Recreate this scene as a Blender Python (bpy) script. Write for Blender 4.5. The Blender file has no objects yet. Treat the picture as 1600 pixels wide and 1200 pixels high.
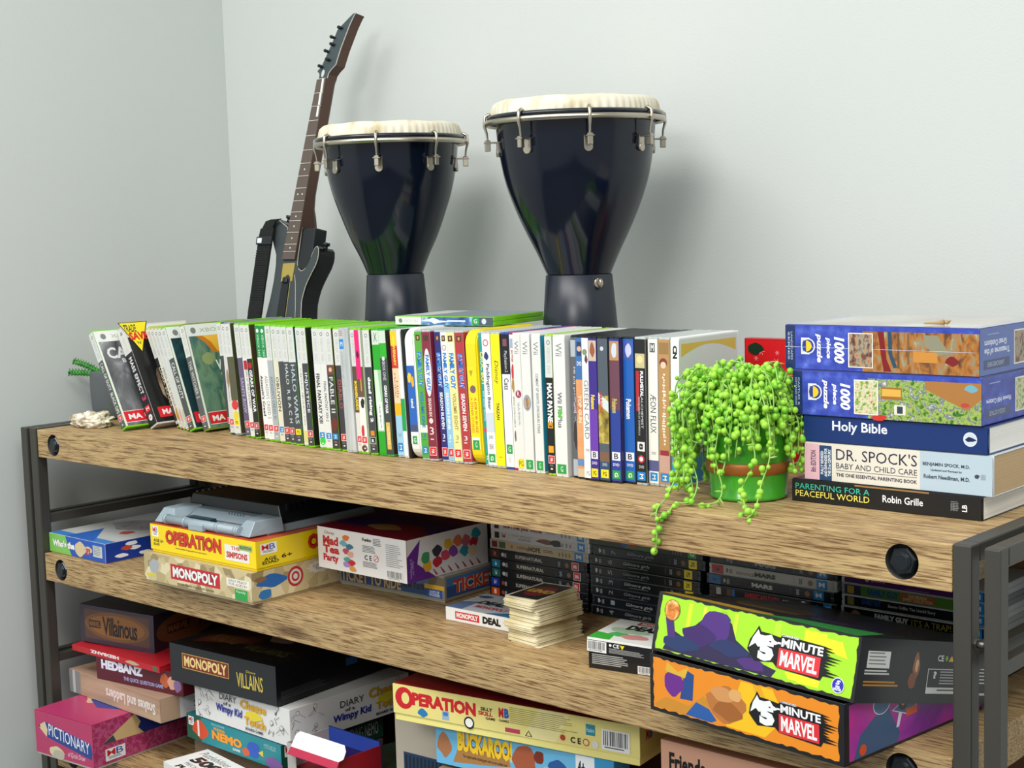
import bpy, bmesh, math, random
from mathutils import Matrix, Vector, Euler
R = math.radians
SC = bpy.context.scene
COL = SC.collection
rnd = random.Random(7)

# ------------------------------------------------------------------ camera, light, exposure
cam_d = bpy.data.cameras.new('camera')
cam_d.sensor_fit = 'HORIZONTAL'; cam_d.sensor_width = 36.0
cam_d.lens = 36.0 * 2332.96 / 1600.0
cam_d.clip_start = 0.05
cam = bpy.data.objects.new('camera', cam_d); COL.objects.link(cam)
_r = Vector((0.74557507, 0.66577531, -0.0293436)); _u = Vector((-0.04688175, 0.09632171, 0.99424556)); _w = Vector((-0.66477057, 0.73990903, -0.10302778))
M = Matrix.Identity(4)
for i in range(3):
    M[i][0] = _r[i]; M[i][1] = _u[i]; M[i][2] = -_w[i]
M[0][3], M[1][3], M[2][3] = 2.36132793, -1.37684564, 0.32530955
cam.matrix_world = M
SC.camera = cam
SC.view_settings.view_transform = 'Standard'; SC.view_settings.look = 'None'
SC.view_settings.gamma = 1.0; SC.view_settings.use_curve_mapping = False
SC.view_settings.exposure = -0.08

world = bpy.data.worlds.new('room_ambient'); SC.world = world; world.use_nodes = True
bg = world.node_tree.nodes['Background']
bg.inputs['Color'].default_value = (0.93, 0.97, 1.0, 1); bg.inputs['Strength'].default_value = 0.52

def area(name, loc, target, sx, sy, power, col=(1, 1, 1)):
    d = bpy.data.lights.new(name, 'AREA'); d.shape = 'RECTANGLE'; d.size = sx; d.size_y = sy
    d.energy = power; d.color = col
    o = bpy.data.objects.new(name, d); COL.objects.link(o); o.location = loc
    o.rotation_euler = (Vector(target) - Vector(loc)).to_track_quat('-Z', 'Y').to_euler()
    o['kind'] = 'structure'
    return o
area('ceiling_light', (0.75, -1.25, 1.85), (0.75, -1.25, 0.0), 1.8, 0.9, 48, (1.0, 0.99, 0.96))
area('ceiling_light', (2.7, -1.1, 1.85), (2.7, -1.1, 0.0), 1.8, 0.9, 44, (1.0, 0.99, 0.96))
area('ceiling_light', (1.9, -3.0, 1.6), (1.0, -1.0, 0.0), 1.3, 0.7, 46, (1.0, 0.99, 0.96))

# ------------------------------------------------------------------ materials
def lin(h):
    h = h.lstrip('#'); v = [int(h[i:i + 2], 16) / 255 for i in (0, 2, 4)]
    return tuple(c / 12.92 if c <= 0.04045 else ((c + 0.055) / 1.055) ** 2.4 for c in v) + (1,)
MATS = {}
def mat(h, rough=0.5, metal=0.0, coat=0.0, spec=0.5, bump=0.0, bscale=200, key=None):
    k = (h, rough, metal, coat, spec, bump, bscale)
    if k in MATS: return MATS[k]
    m = bpy.data.materials.new('paint_' + h.lstrip('#')); m.use_nodes = True
    nt = m.node_tree; b = nt.nodes['Principled BSDF']
    b.inputs['Base Color'].default_value = lin(h); b.inputs['Roughness'].default_value = rough
    b.inputs['Metallic'].default_value = metal; b.inputs['Coat Weight'].default_value = coat
    b.inputs['Specular IOR Level'].default_value = spec
    if bump:
        t = nt.nodes.new('ShaderNodeTexCoord'); n = nt.nodes.new('ShaderNodeTexNoise'); n.inputs['Scale'].default_value = bscale
        bp = nt.nodes.new('ShaderNodeBump'); bp.inputs['Strength'].default_value = bump; bp.inputs['Distance'].default_value = 0.002
        nt.links.new(t.outputs['Object'], n.inputs['Vector']); nt.links.new(n.outputs['Fac'], bp.inputs['Height'])
        nt.links.new(bp.outputs['Normal'], b.inputs['Normal'])
    MATS[k] = m
    return m

def ramp_mat(name, stops, scale=(20, 20, 20), detail=4, rough=0.45, kind='noise', bump=0.0, distort=0.0, seed=0.0):
    if name in MATS: return MATS[name]
    m = bpy.data.materials.new(name); m.use_nodes = True; nt = m.node_tree; b = nt.nodes['Principled BSDF']
    b.inputs['Roughness'].default_value = rough
    t = nt.nodes.new('ShaderNodeTexCoord'); mp = nt.nodes.new('ShaderNodeMapping'); mp.inputs['Scale'].default_value = scale
    mp.inputs['Location'].default_value = (seed, seed * .7, seed * .3)
    nt.links.new(t.outputs['Object'], mp.inputs['Vector'])
    if kind == 'noise':
        n = nt.nodes.new('ShaderNodeTexNoise'); n.inputs['Scale'].default_value = 1; n.inputs['Detail'].default_value = detail
        n.inputs['Distortion'].default_value = distort; fac = n.outputs['Fac']
    else:
        n = nt.nodes.new('ShaderNodeTexVoronoi'); n.inputs['Scale'].default_value = 1
        s = nt.nodes.new('ShaderNodeSeparateColor'); nt.links.new(n.outputs['Color'], s.inputs['Color']); fac = s.outputs['Red']
    nt.links.new(mp.outputs['Vector'], n.inputs['Vector'])
    cr = nt.nodes.new('ShaderNodeValToRGB'); el = cr.color_ramp.elements
    if kind != 'noise': cr.color_ramp.interpolation = 'CONSTANT'
    while len(el) < len(stops): el.new(0.5)
    for e, (p, c) in zip(el, stops): e.position = p; e.color = lin(c)
    nt.links.new(fac, cr.inputs['Fac']); nt.links.new(cr.outputs['Color'], b.inputs['Base Color'])
    if bump:
        bp = nt.nodes.new('ShaderNodeBump'); bp.inputs['Strength'].default_value = bump; bp.inputs['Distance'].default_value = 0.001
        nt.links.new(fac, bp.inputs['Height']); nt.links.new(bp.outputs['Normal'], b.inputs['Normal'])
    MATS[name] = m
    return m

def wood_mat(name, seed, dark=False):
    m = bpy.data.materials.new(name); m.use_nodes = True; nt = m.node_tree; b = nt.nodes['Principled BSDF']
    N = nt.nodes.new; L = nt.links.new
    t = N('ShaderNodeTexCoord')
    def noise(sc, det, dist=0.0, rough=.6):
        mp = N('ShaderNodeMapping'); mp.inputs['Scale'].default_value = sc; mp.inputs['Location'].default_value = (seed, seed * 2.3, seed * .7)
        n = N('ShaderNodeTexNoise'); n.inputs['Scale'].default_value = 1; n.inputs['Detail'].default_value = det
        n.inputs['Distortion'].default_value = dist; n.inputs['Roughness'].default_value = rough
        L(t.outputs['Object'], mp.inputs['Vector']); L(mp.outputs['Vector'], n.inputs['Vector']); return n.outputs['Fac']
    big = noise((2.2, 26, 40), 6, .4)
    grain = noise((14, 190, 250), 8, .25, .75)
    fine = noise((24, 420, 520), 3, 0, .6)
    c1 = N('ShaderNodeValToRGB'); e = c1.color_ramp.elements
    e[0].position = .25; e[0].color = lin('#987a50'); e[1].position = .72; e[1].color = lin('#c4a672')
    L(big, c1.inputs['Fac'])
    c2 = N('ShaderNodeValToRGB'); e = c2.color_ramp.elements
    e[0].position = .34; e[0].color = lin('#6e5438'); e[1].position = .6; e[1].color = lin('#dcc08c')
    L(grain, c2.inputs['Fac'])
    mx = N('ShaderNodeMix'); mx.data_type = 'RGBA'; mx.inputs[0].default_value = .32
    L(c1.outputs['Color'], mx.inputs[6]); L(c2.outputs['Color'], mx.inputs[7])
    c3 = N('ShaderNodeValToRGB'); e = c3.color_ramp.elements
    e[0].position = .38; e[0].color = lin('#8a6a48'); e[1].position = .52; e[1].color = lin('#ffffff')
    L(fine, c3.inputs['Fac'])
    mu = N('ShaderNodeMix'); mu.data_type = 'RGBA'; mu.blend_type = 'MULTIPLY'; mu.inputs[0].default_value = .85
    L(mx.outputs[2], mu.inputs[6]); L(c3.outputs['Color'], mu.inputs[7])
    # knots
    vo = N('ShaderNodeTexVoronoi'); mp = N('ShaderNodeMapping'); mp.inputs['Scale'].default_value = (2.6, 9, 14); mp.inputs['Location'].default_value = (seed + .3, .2, .4)
    L(t.outputs['Object'], mp.inputs['Vector']); L(mp.outputs['Vector'], vo.inputs['Vector']); vo.inputs['Scale'].default_value = 1
    ck = N('ShaderNodeValToRGB'); e = ck.color_ramp.elements
    e[0].position = .05; e[0].color = lin('#7a5a3c'); e[1].position = .16; e[1].color = lin('#ffffff')
    L(vo.outputs['Distance'], ck.inputs['Fac'])
    mk = N('ShaderNodeMix'); mk.data_type = 'RGBA'; mk.blend_type = 'MULTIPLY'; mk.inputs[0].default_value = .8
    L(mu.outputs[2], mk.inputs[6]); L(ck.outputs['Color'], mk.inputs[7])
    L(mk.outputs[2], b.inputs['Base Color']); b.inputs['Roughness'].default_value = .55
    bp = N('ShaderNodeBump'); bp.inputs['Strength'].default_value = .5; bp.inputs['Distance'].default_value = .0012
    L(grain, bp.inputs['Height']); L(bp.outputs['Normal'], b.inputs['Normal'])
    return m

WALL = mat('#c9cecb', rough=.85, bump=.12, bscale=350)
METAL = mat('#4a4842', rough=.42, metal=.35, bump=.05, bscale=300)
BLACKP = mat('#141519', rough=.35)

# ------------------------------------------------------------------ geometry helpers
def new_obj(name, me, parent=None, loc=(0, 0, 0), rot=(0, 0, 0), mats=()):
    o = bpy.data.objects.new(name, me); COL.objects.link(o)
    for m in mats:
        if m.name not in [x.name for x in me.materials if x]: me.materials.append(m)
    o.location = loc; o.rotation_euler = rot
    if parent: o.parent = parent
    return o
def tag(o, label=None, cat=None, group=None, kind=None):
    if label: o['label'] = label
    if cat: o['category'] = cat
    if group: o['group'] = group
    if kind: o['kind'] = kind
    return o
def thing(name, label, cat, loc=(0, 0, 0), rot=(0, 0, 0), group=None):
    o = bpy.data.objects.new(name, None); COL.objects.link(o); o.empty_display_size = .02
    o.location = loc; o.rotation_euler = rot
    return tag(o, label, cat, group)
def bm_box(bm, x0, y0, z0, x1, y1, z1, bev=0.0, seg=1, mi=0):
    vs = [bm.verts.new(p) for p in ((x0, y0, z0), (x1, y0, z0), (x1, y1, z0), (x0, y1, z0), (x0, y0, z1), (x1, y0, z1), (x1, y1, z1), (x0, y1, z1))]
    fs = [bm.faces.new([vs[i] for i in f]) for f in ((3, 2, 1, 0), (4, 5, 6, 7), (0, 1, 5, 4), (1, 2, 6, 5), (2, 3, 7, 6), (3, 0, 4, 7))]
    for f in fs: f.material_index = mi
    if bev > 0:
        es = list({e for f in fs for e in f.edges})
        bmesh.ops.bevel(bm, geom=es, offset=bev, segments=seg, profile=.6, affect='EDGES', material=mi)
def bm_cyl(bm, p0, p1, r0, r1=None, n=16, mi=0, caps=True):
    r1 = r0 if r1 is None else r1
    p0, p1 = Vector(p0), Vector(p1); d = (p1 - p0).normalized()
    a = d.orthogonal().normalized(); b = d.cross(a)
    A = [bm.verts.new(p0 + (a * math.cos(t) + b * math.sin(t)) * r0) for t in [2 * math.pi * i / n for i in range(n)]]
    B = [bm.verts.new(p1 + (a * math.cos(t) + b * math.sin(t)) * r1) for t in [2 * math.pi * i / n for i in range(n)]]
    for i in range(n):
        f = bm.faces.new((A[i], A[(i + 1) % n], B[(i + 1) % n], B[i])); f.material_index = mi; f.smooth = n > 8
    if caps:
        f = bm.faces.new(A[::-1]); f.material_index = mi; f = bm.faces.new(B); f.material_index = mi
def bm_tube(bm, pts, r, n=8, mi=0):
    pts = [Vector(p) for p in pts]; rings = []
    up = None
    for i, p in enumerate(pts):
        d = (pts[min(i + 1, len(pts) - 1)] - pts[max(i - 1, 0)]).normalized()
        if up is None: up = d.orthogonal().normalized()
        a = (up - d * up.dot(d))
        a = a.normalized() if a.length > 1e-6 else d.orthogonal().normalized()
        up = a; b = d.cross(a); rr = r[i] if isinstance(r, (list, tuple)) else r
        rings.append([bm.verts.new(p + (a * math.cos(2 * math.pi * k / n) + b * math.sin(2 * math.pi * k / n)) * rr) for k in range(n)])
    for A, B in zip(rings, rings[1:]):
        for k in range(n):
            f = bm.faces.new((A[k], A[(k + 1) % n], B[(k + 1) % n], B[k])); f.material_index = mi; f.smooth = True
    f = bm.faces.new(rings[0][::-1]); f.material_index = mi; f = bm.faces.new(rings[-1]); f.material_index = mi
def bm_lathe(bm, prof, n=48, mi=0, mod=None, smooth=True):
    rings = []
    for (r, z) in prof:
        ring = []
        for k in range(n):
            t = 2 * math.pi * k / n; rr, zz = (r, z) if mod is None else mod(r, z, t)
            ring.append(bm.verts.new((rr * math.cos(t), rr * math.sin(t), zz)))
        rings.append(ring)
    for A, B in zip(rings, rings[1:]):
        for k in range(n):
            f = bm.faces.new((A[k], A[(k + 1) % n], B[(k + 1) % n], B[k])); f.material_index = mi; f.smooth = smooth
    return rings
def bm_sphere(bm, c, r, sub=1, mi=0, sz=(1, 1, 1)):
    res = bmesh.ops.create_icosphere(bm, subdivisions=sub, radius=r)
    for v in res['verts']:
        v.co = Vector((v.co.x * sz[0] + c[0], v.co.y * sz[1] + c[1], v.co.z * sz[2] + c[2]))
    for f in {f for v in res['verts'] for f in v.link_faces}: f.material_index = mi; f.smooth = True
def bm_prism(bm, outline, y0, y1, mi=0, bev=0.0):
    """outline in (x,z), extruded along y from y0 (front) to y1"""
    A = [bm.verts.new((x, y0, z)) for x, z in outline]; B = [bm.verts.new((x, y1, z)) for x, z in outline]
    n = len(A); fs = [bm.faces.new(A), bm.faces.new(B[::-1])]
    for i in range(n): fs.append(bm.faces.new((A[i], B[i], B[(i + 1) % n], A[(i + 1) % n])))
    for f in fs: f.material_index = mi
    bmesh.ops.recalc_face_normals(bm, faces=fs)
    if bev: 
        es = list(fs[0].edges) + list(fs[1].edges)
        bmesh.ops.bevel(bm, geom=es, offset=bev, segments=2, affect='EDGES', profile=.5, material=mi)
def finish(bm, name, mats, parent=None, loc=(0, 0, 0), rot=(0, 0, 0), shade=None):
    me = bpy.data.meshes.new(name); bm.normal_update(); bm.to_mesh(me); bm.free()
    for m in (mats if isinstance(mats, (list, tuple)) else [mats]): me.materials.append(m)
    if shade is not None:
        for p in me.polygons: p.use_smooth = shade
    return new_obj(name, me, parent, loc, rot)
def box_obj(name, dims, m, parent=None, bev=0.001, seg=2, **k):
    bm = bmesh.new(); bm_box(bm, *dims, bev=bev, seg=seg); return finish(bm, name, m, parent, **k)
def spline(pts, n=8):
    out = []
    P_ = [pts[0]] + list(pts) + [pts[-1]]
    for i in range(1, len(P_) - 2):
        for k in range(n):
            t = k / n
            out.append(tuple(.5 * ((2 * P_[i][j]) + (-P_[i - 1][j] + P_[i + 1][j]) * t + (2 * P_[i - 1][j] - 5 * P_[i][j] + 4 * P_[i + 1][j] - P_[i + 2][j]) * t * t + (-P_[i - 1][j] + 3 * P_[i][j] - 3 * P_[i + 1][j] + P_[i + 2][j]) * t ** 3) for j in range(len(pts[0]))))
    out.append(tuple(pts[-1])); return out

# ------------------------------------------------------------------ flat print (lettering and pictures) on faces
TXT = {}
def text_geo(s, bold=0.0, ital=0.0, space=1.0):
    k = (s, bold, ital, space)
    if k in TXT: return TXT[k]
    c = bpy.data.curves.new('lettering', 'FONT'); c.body = s; c.size = 1; c.resolution_u = 2
    c.offset = bold; c.shear = ital; c.space_character = space; c.fill_mode = 'BOTH'; c.space_line = .8; c.align_x = 'CENTER' if '\n' in s else 'LEFT'
    o = bpy.data.objects.new('lettering', c)
    me = bpy.data.meshes.new_from_object(o)
    vs = [(v.co.x, v.co.y) for v in me.vertices]; fs = [tuple(p.vertices) for p in me.polygons]
    bpy.data.objects.remove(o); bpy.data.curves.remove(c); bpy.data.meshes.remove(me)
    if vs:
        x0 = min(v[0] for v in vs); x1 = max(v[0] for v in vs); y0 = min(v[1] for v in vs); y1 = max(v[1] for v in vs)
        w = max(x1 - x0, 1e-6); h = max(y1 - y0, 1e-6)
        vs = [((x - x0) / w, (y - y0) / h) for x, y in vs]
        TXT[k] = (vs, fs, w / h)
    else: TXT[k] = ([], [], 1)
    return TXT[k]

class Print:
    """flat artwork on one face; coordinates 0..1 over a w x h face, origin lower left"""
    def __init__(s, w, h, rough=.32):
        s.w, s.h, s.v, s.f, s.m, s.mats, s.l, s.rough = w, h, [], [], [], [], 0, rough
    def mi(s, c):
        m = c if not isinstance(c, str) else mat(c, rough=s.rough)
        if m not in s.mats: s.mats.append(m)
        return s.mats.index(m)
    def add(s, pts, faces, c):
        s.l += 1; z = .0002 + .000025 * s.l; b = len(s.v)
        s.v += [(x * s.w, y * s.h, z) for x, y in pts]; i = s.mi(c)
        for f in faces: s.f.append([b + k for k in f]); s.m.append(i)
        return s
    def poly(s, pts, c): return s.add(pts, [list(range(len(pts)))], c)
    def rect(s, x0, y0, x1, y1, c): return s.poly([(x0, y0), (x1, y0), (x1, y1), (x0, y1)], c)
    def ell(s, cx, cy, rx, ry, c, n=20): return s.poly([(cx + rx * math.cos(2 * math.pi * k / n), cy + ry * math.sin(2 * math.pi * k / n)) for k in range(n)], c)
    def circ(s, cx, cy, r, c, n=20): return s.ell(cx, cy, r / s.w, r / s.h, c, n)      # r in metres
    def blob(s, cx, cy, rx, ry, c, seed=1, n=18, amp=.2):
        q = random.Random(seed); ph = [q.uniform(0, 6.28) for _ in range(3)]
        return s.poly([(cx + rx * math.cos(t) * (1 + amp * (math.sin(2 * t + ph[0]) * .5 + math.sin(3 * t + ph[1]) * .4 + math.sin(5 * t + ph[2]) * .3)),
                        cy + ry * math.sin(t) * (1 + amp * (math.sin(2 * t + ph[1]) * .5 + math.sin(4 * t + ph[0]) * .4))) for t in [2 * math.pi * k / n for k in range(n)]], c)
    def text(s, t, x0, y0, x1, y1, c, bold=0.0, ital=0.0, rot=0, space=1.0, outline=None):
        vs, fs, a = text_geo(t, bold, ital, space)
        if outline:
            s.text(t, x0, y0, x1, y1, outline, bold + .045, ital, rot, space)
        W, H = x1 - x0, y1 - y0
        if rot == 0: pts = [(x0 + x * W, y0 + y * H) for x, y in vs]
        elif rot == -90: pts = [(x0 + y * W, y1 - x * H) for x, y in vs]
        elif rot == 90: pts = [(x1 - y * W, y0 + x * H) for x, y in vs]
        else: pts = [(x1 - x * W, y1 - y * H) for x, y in vs]
        return s.add(pts, fs, c)
    def lines(s, x0, y0, x1, y1, n, c, seed=3, fill=.45, vert=False):
        q = random.Random(seed); pts = []; fs = []
        for i in range(n):
            if vert:
                a = x0 + (x1 - x0) * i / n; b = a + (x1 - x0) / n * fill; c0, c1 = y0, y0 + (y1 - y0) * q.uniform(.7, 1)
            else:
                a = x0; b = x0 + (x1 - x0) * q.uniform(.7, 1); c0 = y1 - (y1 - y0) * (i + fill) / n; c1 = y1 - (y1 - y0) * i / n
            k = len(pts); pts += [(a, c0), (b, c0), (b, c1), (a, c1)]; fs.append([k, k + 1, k + 2, k + 3])
        return s.add(pts, fs, c)
    def scrib(s, x0, x1, y0, y1, c, seed=1):
        """a title too worn or blurred to read: short strokes running down the spine"""
        q = random.Random(seed); pts = []; fs = []; y = y1
        while y > y0:
            d = (y1 - y0) * q.uniform(.025, .06)
            for j in range(2):
                a, b = x0 + (x1 - x0) * q.uniform(0, .45), x0 + (x1 - x0) * q.uniform(.55, 1); k = len(pts)
                pts += [(a, y - d), (b, y - d), (b, y - d * .55), (a, y - d * .45)]; fs.append([k, k + 1, k + 2, k + 3]); y -= d * .8
            if q.random() < .15: y -= d
        return s.add(pts, fs, c)
    def barcode(s, x0, y0, x1, y1, seed=5, vert=True):
        s.rect(x0, y0, x1, y1, '#e9e9e6'); q = random.Random(seed); pts = []; fs = []
        t = .06
        while t < .92:
            d = q.uniform(.012, .04)
            a = x0 + (x1 - x0) * t; b = x0 + (x1 - x0) * min(t + d, .95); k = len(pts)
            pts += [(a, y0 + (y1 - y0) * .22), (b, y0 + (y1 - y0) * .22), (b, y0 + (y1 - y0) * .93), (a, y0 + (y1 - y0) * .93)]; fs.append([k, k + 1, k + 2, k + 3]); t += d + q.uniform(.015, .035)
        s.add(pts, fs, '#1c1c1c'); return s.lines(x0 + (x1 - x0) * .1, y0 + (y1 - y0) * .05, x1, y0 + (y1 - y0) * .16, 1, '#333333')
    def ragged(s, x0, y0, x1, y1, c, seed=1, n=46, amp=.03):
        q = random.Random(seed); pts = []
        ax, ay = amp * s.h / s.w, amp
        for k in range(n): pts.append((x0 + (x1 - x0) * k / n, y0 + q.uniform(-ay, ay)))
        for k in range(n // 4): pts.append((x1 + q.uniform(-ax, ax), y0 + (y1 - y0) * k / (n // 4)))
        for k in range(n): pts.append((x1 - (x1 - x0) * k / n, y1 + q.uniform(-ay, ay)))
        for k in range(n // 4): pts.append((x0 + q.uniform(-ax, ax), y1 - (y1 - y0) * k / (n // 4)))
        return s.poly(pts, c)
    def build(s, name, parent, face, off):
        """face: 'front' (-y at y=off), 'right' (+x at x=off), 'top' (+z at z=off), origin at the parent's corner"""
        x = {'front': lambda u, v, z: (u, off - z, v), 'right': lambda u, v, z: (off + z, u, v), 'top': lambda u, v, z: (u, v, off + z),
             'left': lambda u, v, z: (off - z, s.w - u, v)}[face]
        me = bpy.data.meshes.new(name); me.from_pydata([x(*p) for p in s.v], [], s.f)
        for m in s.mats: me.materials.append(m)
        me.polygons.foreach_set('material_index', s.m); me.update()
        return new_obj(name, me, parent)
def shift(o, x=0, y=0, z=0): o.location = (x, y, z); return o

# ------------------------------------------------------------------ the room
ZF = -1.05
XW, YW = -0.110, 0.534
def slab(name, a, b, m):
    bm = bmesh.new(); bm_box(bm, *a, *b); return tag(finish(bm, name, m), kind='structure')
slab('wall_back', (XW - .1, YW, ZF), (4.2, YW + .1, 1.9), WALL)
slab('wall_left', (XW - .1, -3.8, ZF), (XW, YW + .0, 1.9), WALL)
slab('floor', (XW - .1, -3.8, ZF - .05), (4.2, YW + .1, ZF), mat('#5b5f63', rough=.9, bump=.4, bscale=150))

# ------------------------------------------------------------------ shelving unit
L, D = 1.707, 0.375
ZT, ZM, ZB = 0.0, -0.2205, -0.560
TH = 0.0485
unit = thing('shelving_unit', 'wooden plank shelving unit with dark metal end frames and big hex bolts', 'shelf', (0, 0, 0))
nut_me = None
def nut_mesh():
    bm = bmesh.new()
    ring = lambda r, y, n=6, o=R(12): [bm.verts.new((r * math.cos(o + 2 * math.pi * k / n), y, r * math.sin(o + 2 * math.pi * k / n))) for k in range(n)]
    # hex head standing in the recess, domed centre
    A = ring(.0158, .012); B = ring(.0158, .0008); C = ring(.0138, -.0016)
    for P_, Q in ((A, B), (B, C)):
        for k in range(6): bm.faces.new((P_[k], P_[(k + 1) % 6], Q[(k + 1) % 6], Q[k]))
    bm.faces.new(C)
    bm_cyl(bm, (0, 0, 0), (0, -.0034, 0), .0102, .0096, n=24)
    bm_cyl(bm, (0, -.003, 0), (0, -.0042, 0), .0085, .0080, n=24)
    bmesh.ops.recalc_face_normals(bm, faces=bm.faces)
    me = bpy.data.meshes.new('hex_bolt'); bm.to_mesh(me); bm.free(); me.materials.append(mat('#1c2226', rough=.28, metal=.3, coat=.2)); return me
nut_me = nut_mesh()
for zi, (z, sd) in enumerate(((ZT, 1.0), (ZM, 5.2), (ZB, 9.7))):
    bm = bmesh.new(); bm_box(bm, 0, 0, z - TH, L, D, z, bev=.0012, seg=2)
    b = finish(bm, 'shelf_board', [wood_mat('weathered_oak', sd), mat('#0b0c0e', rough=.6)], unit)
    bm = bmesh.new()
    for x in (.0507, 1.6525): bm_cyl(bm, (x, -.01, z - TH / 2), (x, .010, z - TH / 2), .0186, n=40, mi=1)
    cut = finish(bm, 'bolt_recess_cutter', [mat('#0b0c0e', rough=.6), mat('#0b0c0e', rough=.6)], None)
    md = b.modifiers.new('recess', 'BOOLEAN'); md.object = cut; md.operation = 'DIFFERENCE'; md.solver = 'EXACT'
    dg = bpy.context.evaluated_depsgraph_get(); me = bpy.data.meshes.new_from_object(b.evaluated_get(dg))
    b.modifiers.clear(); b.data = me; bpy.data.objects.remove(cut)
    for x in (.0507, 1.6525):
        n_ = new_obj('hex_bolt', nut_me, b, (x, .0022, z - TH / 2))
PZ0 = ZF
for nm, x0, x1 in (('outer', -.0556, -.0360), ('inner', -.0262, -.0055), ('inner', 1.7075, 1.7272), ('outer', 1.7402, 1.7572)):
    top = .0015 if nm == 'inner' else .0008
    for y0 in (0.0, D - .02):
        box_obj('post', (x0, y0, PZ0, x1, y0 + .02, top), METAL, unit, bev=.0022)
    box_obj('top_rail', (x0, .0205, top - .020, x1, D - .0205, top), METAL, unit, bev=.002)
    zr = (-.155 if x0 < 1 else -.1155, -.170 if x0 < 1 else -.131)
    box_obj('side_rail', (x0 + .002, .0205, zr[1], x1 - .002, D - .0205, zr[0]), METAL, unit, bev=.001)
    box_obj('side_rail', (x0 + .002, .0205, -.4235, x1 - .002, D - .0205, -.4095), METAL, unit, bev=.001)
    box_obj('side_rail', (x0 + .002, .0205, -.76, x1 - .002, D - .0205, -.745), METAL, unit, bev=.001)
for x0, x1 in ((-.0362, -.0258), (1.7268, 1.7406)):
    for z in (-.100, -.40):
        for y in (.010, D - .01):
            bm = bmesh.new(); bm_cyl(bm, (x0, y, z), (x1, y, z), .0042, n=16); bm_cyl(bm, (x0, y, z), (x0 + .003, y, z), .006, n=6)
            finish(bm, 'spacer_bolt', mat('#6b6660', rough=.3, metal=.8), unit)
box_obj('back_panel', (0.004, D - .0085, ZB, L - .004, D - .004, -TH - .0005), mat('#6e4f36', rough=.6, bump=.2), unit, bev=0)

# ------------------------------------------------------------------ DVD and game cases
SHELL = {}
def shell_mesh(t, d, h, c, gloss=.25):
    k = (round(t, 4), d, h, c)
    if k in SHELL: return SHELL[k]
    bm = bmesh.new()
    s = .0007
    # two half shells meeting in a fine groove at the opening sides, rounded spine
    bm_box(bm, 0, 0, 0, t * .5 - s * .4, d, h, bev=.0012, seg=2)
    bm_box(bm, t * .5 + s * .4, 0, 0, t, d, h, bev=.0012, seg=2)
    bm_box(bm, .0012, .0006, .0012, t - .0012, d - .0012, h - .0012)
    me = bpy.data.meshes.new('case_shell'); bm.to_mesh(me); bm.free(); me.materials.append(mat(c, rough=gloss)); SHELL[k] = me
    return me
RATE = {'r': '#d8242f', 'b': '#1c86cf', 'y': '#f2dc1e', 'g': '#2c9a4b', 'o': '#d98a2b', 'k': '#22262a'}
LET = {'r': 'MA', 'b': 'M', 'y': 'PG', 'g': 'G', 'o': 'R', 'k': 'R'}
def rating(p, r, v0, v1, x0=.12, x1=.88):
    if r in 'rk': p.rect(x0 - .05, v0 - .004, x1 + .05, v1 + .004, '#e6e3e0')
    p.rect(x0, v0, x1, v1, RATE[r])
    p.text(LET[r], x0 + .2, v0 + (v1 - v0) * .2, x1 - .2, v1 - (v1 - v0) * .25, '#f5f5f2' if r != 'y' else '#2c2a10', bold=.02, rot=0 if r in 'yk' else -90)
def spine_art(p, kind, bg='#d8d8d4', title=None, tc='#222222', tv=(.2, .66), tx=(.22, .78), rat='r', extra=None, bold=.012, ital=0, space=1.05):
    """p covers the sleeve of a spine; v=0 bottom"""
    p.rect(0, 0, 1, 1, bg)
    if kind in ('x360', 'xgreen', 'xone'):
        if kind == 'x360': p.rect(0, .70, 1, 1, '#d6d8d3'); hc, lc = '#8b8f8b', '#b9bdb8'
        elif kind == 'xgreen': p.rect(0, .72, 1, 1, '#128a45'); hc, lc = '#e8f3ea', '#cfe9d6'
        else: p.rect(0, .86, 1, 1, '#d9e3d6'); hc, lc = '#5a6a5c', '#5a6a5c'
        p.circ(.5, .955, .0032, hc, 14); p.circ(.5, .955, .0018, '#d8dcd6', 10)
        if kind != 'xone': p.text('XBOX 360', .3, .73, .72, .925, lc, bold=0, rot=-90)
    if kind == 'wii': p.text('Wii', .22, .86, .75, .955, '#8f938f', bold=.01, rot=-90)
    if kind == 'ps2':
        p.rect(0, .70, 1, 1, '#16171b'); p.rect(.25, .91, .75, .965, '#7d4a58'); p.text('PlayStation.2', .28, .715, .72, .875, '#d5d5da', rot=-90)
    if kind == 'dvd':
        p.text('DVD', .2, .135, .8, .16, tc if tc not in ('#222222',) else '#333333', bold=.02)
    if kind == 'fox':
        p.rect(.2, .935, .78, .975, '#4a3324'); p.rect(.35, .945, .6, .965, '#b98a4a'); p.text('DVD', .2, .165, .8, .185, '#e8e4e0', bold=.02)
    if kind == 'bbc':
        p.rect(.1, .145, .9, .205, '#e9e9ee'); p.text('B', .3, .155, .72, .195, '#20242c', bold=.02); p.text('DVD', .2, .105, .8, .125, '#e3e3ee', bold=.02)
    if title: p.text(title, tx[0], tv[0], tx[1], tv[1], tc, bold=bold, rot=-90, ital=ital, space=space)
    if extra: extra(p)
    if rat: rating(p, rat, .075, .125) if kind in ('x360', 'xgreen', 'xone') else rating(p, rat, .02, .07)
    if kind in ('x360', 'xgreen') and rat: p.rect(.35, .025, .65, .036, '#dcdcd8'); p.lines(.25, .045, .8, .062, 2, '#8a8a86')
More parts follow.
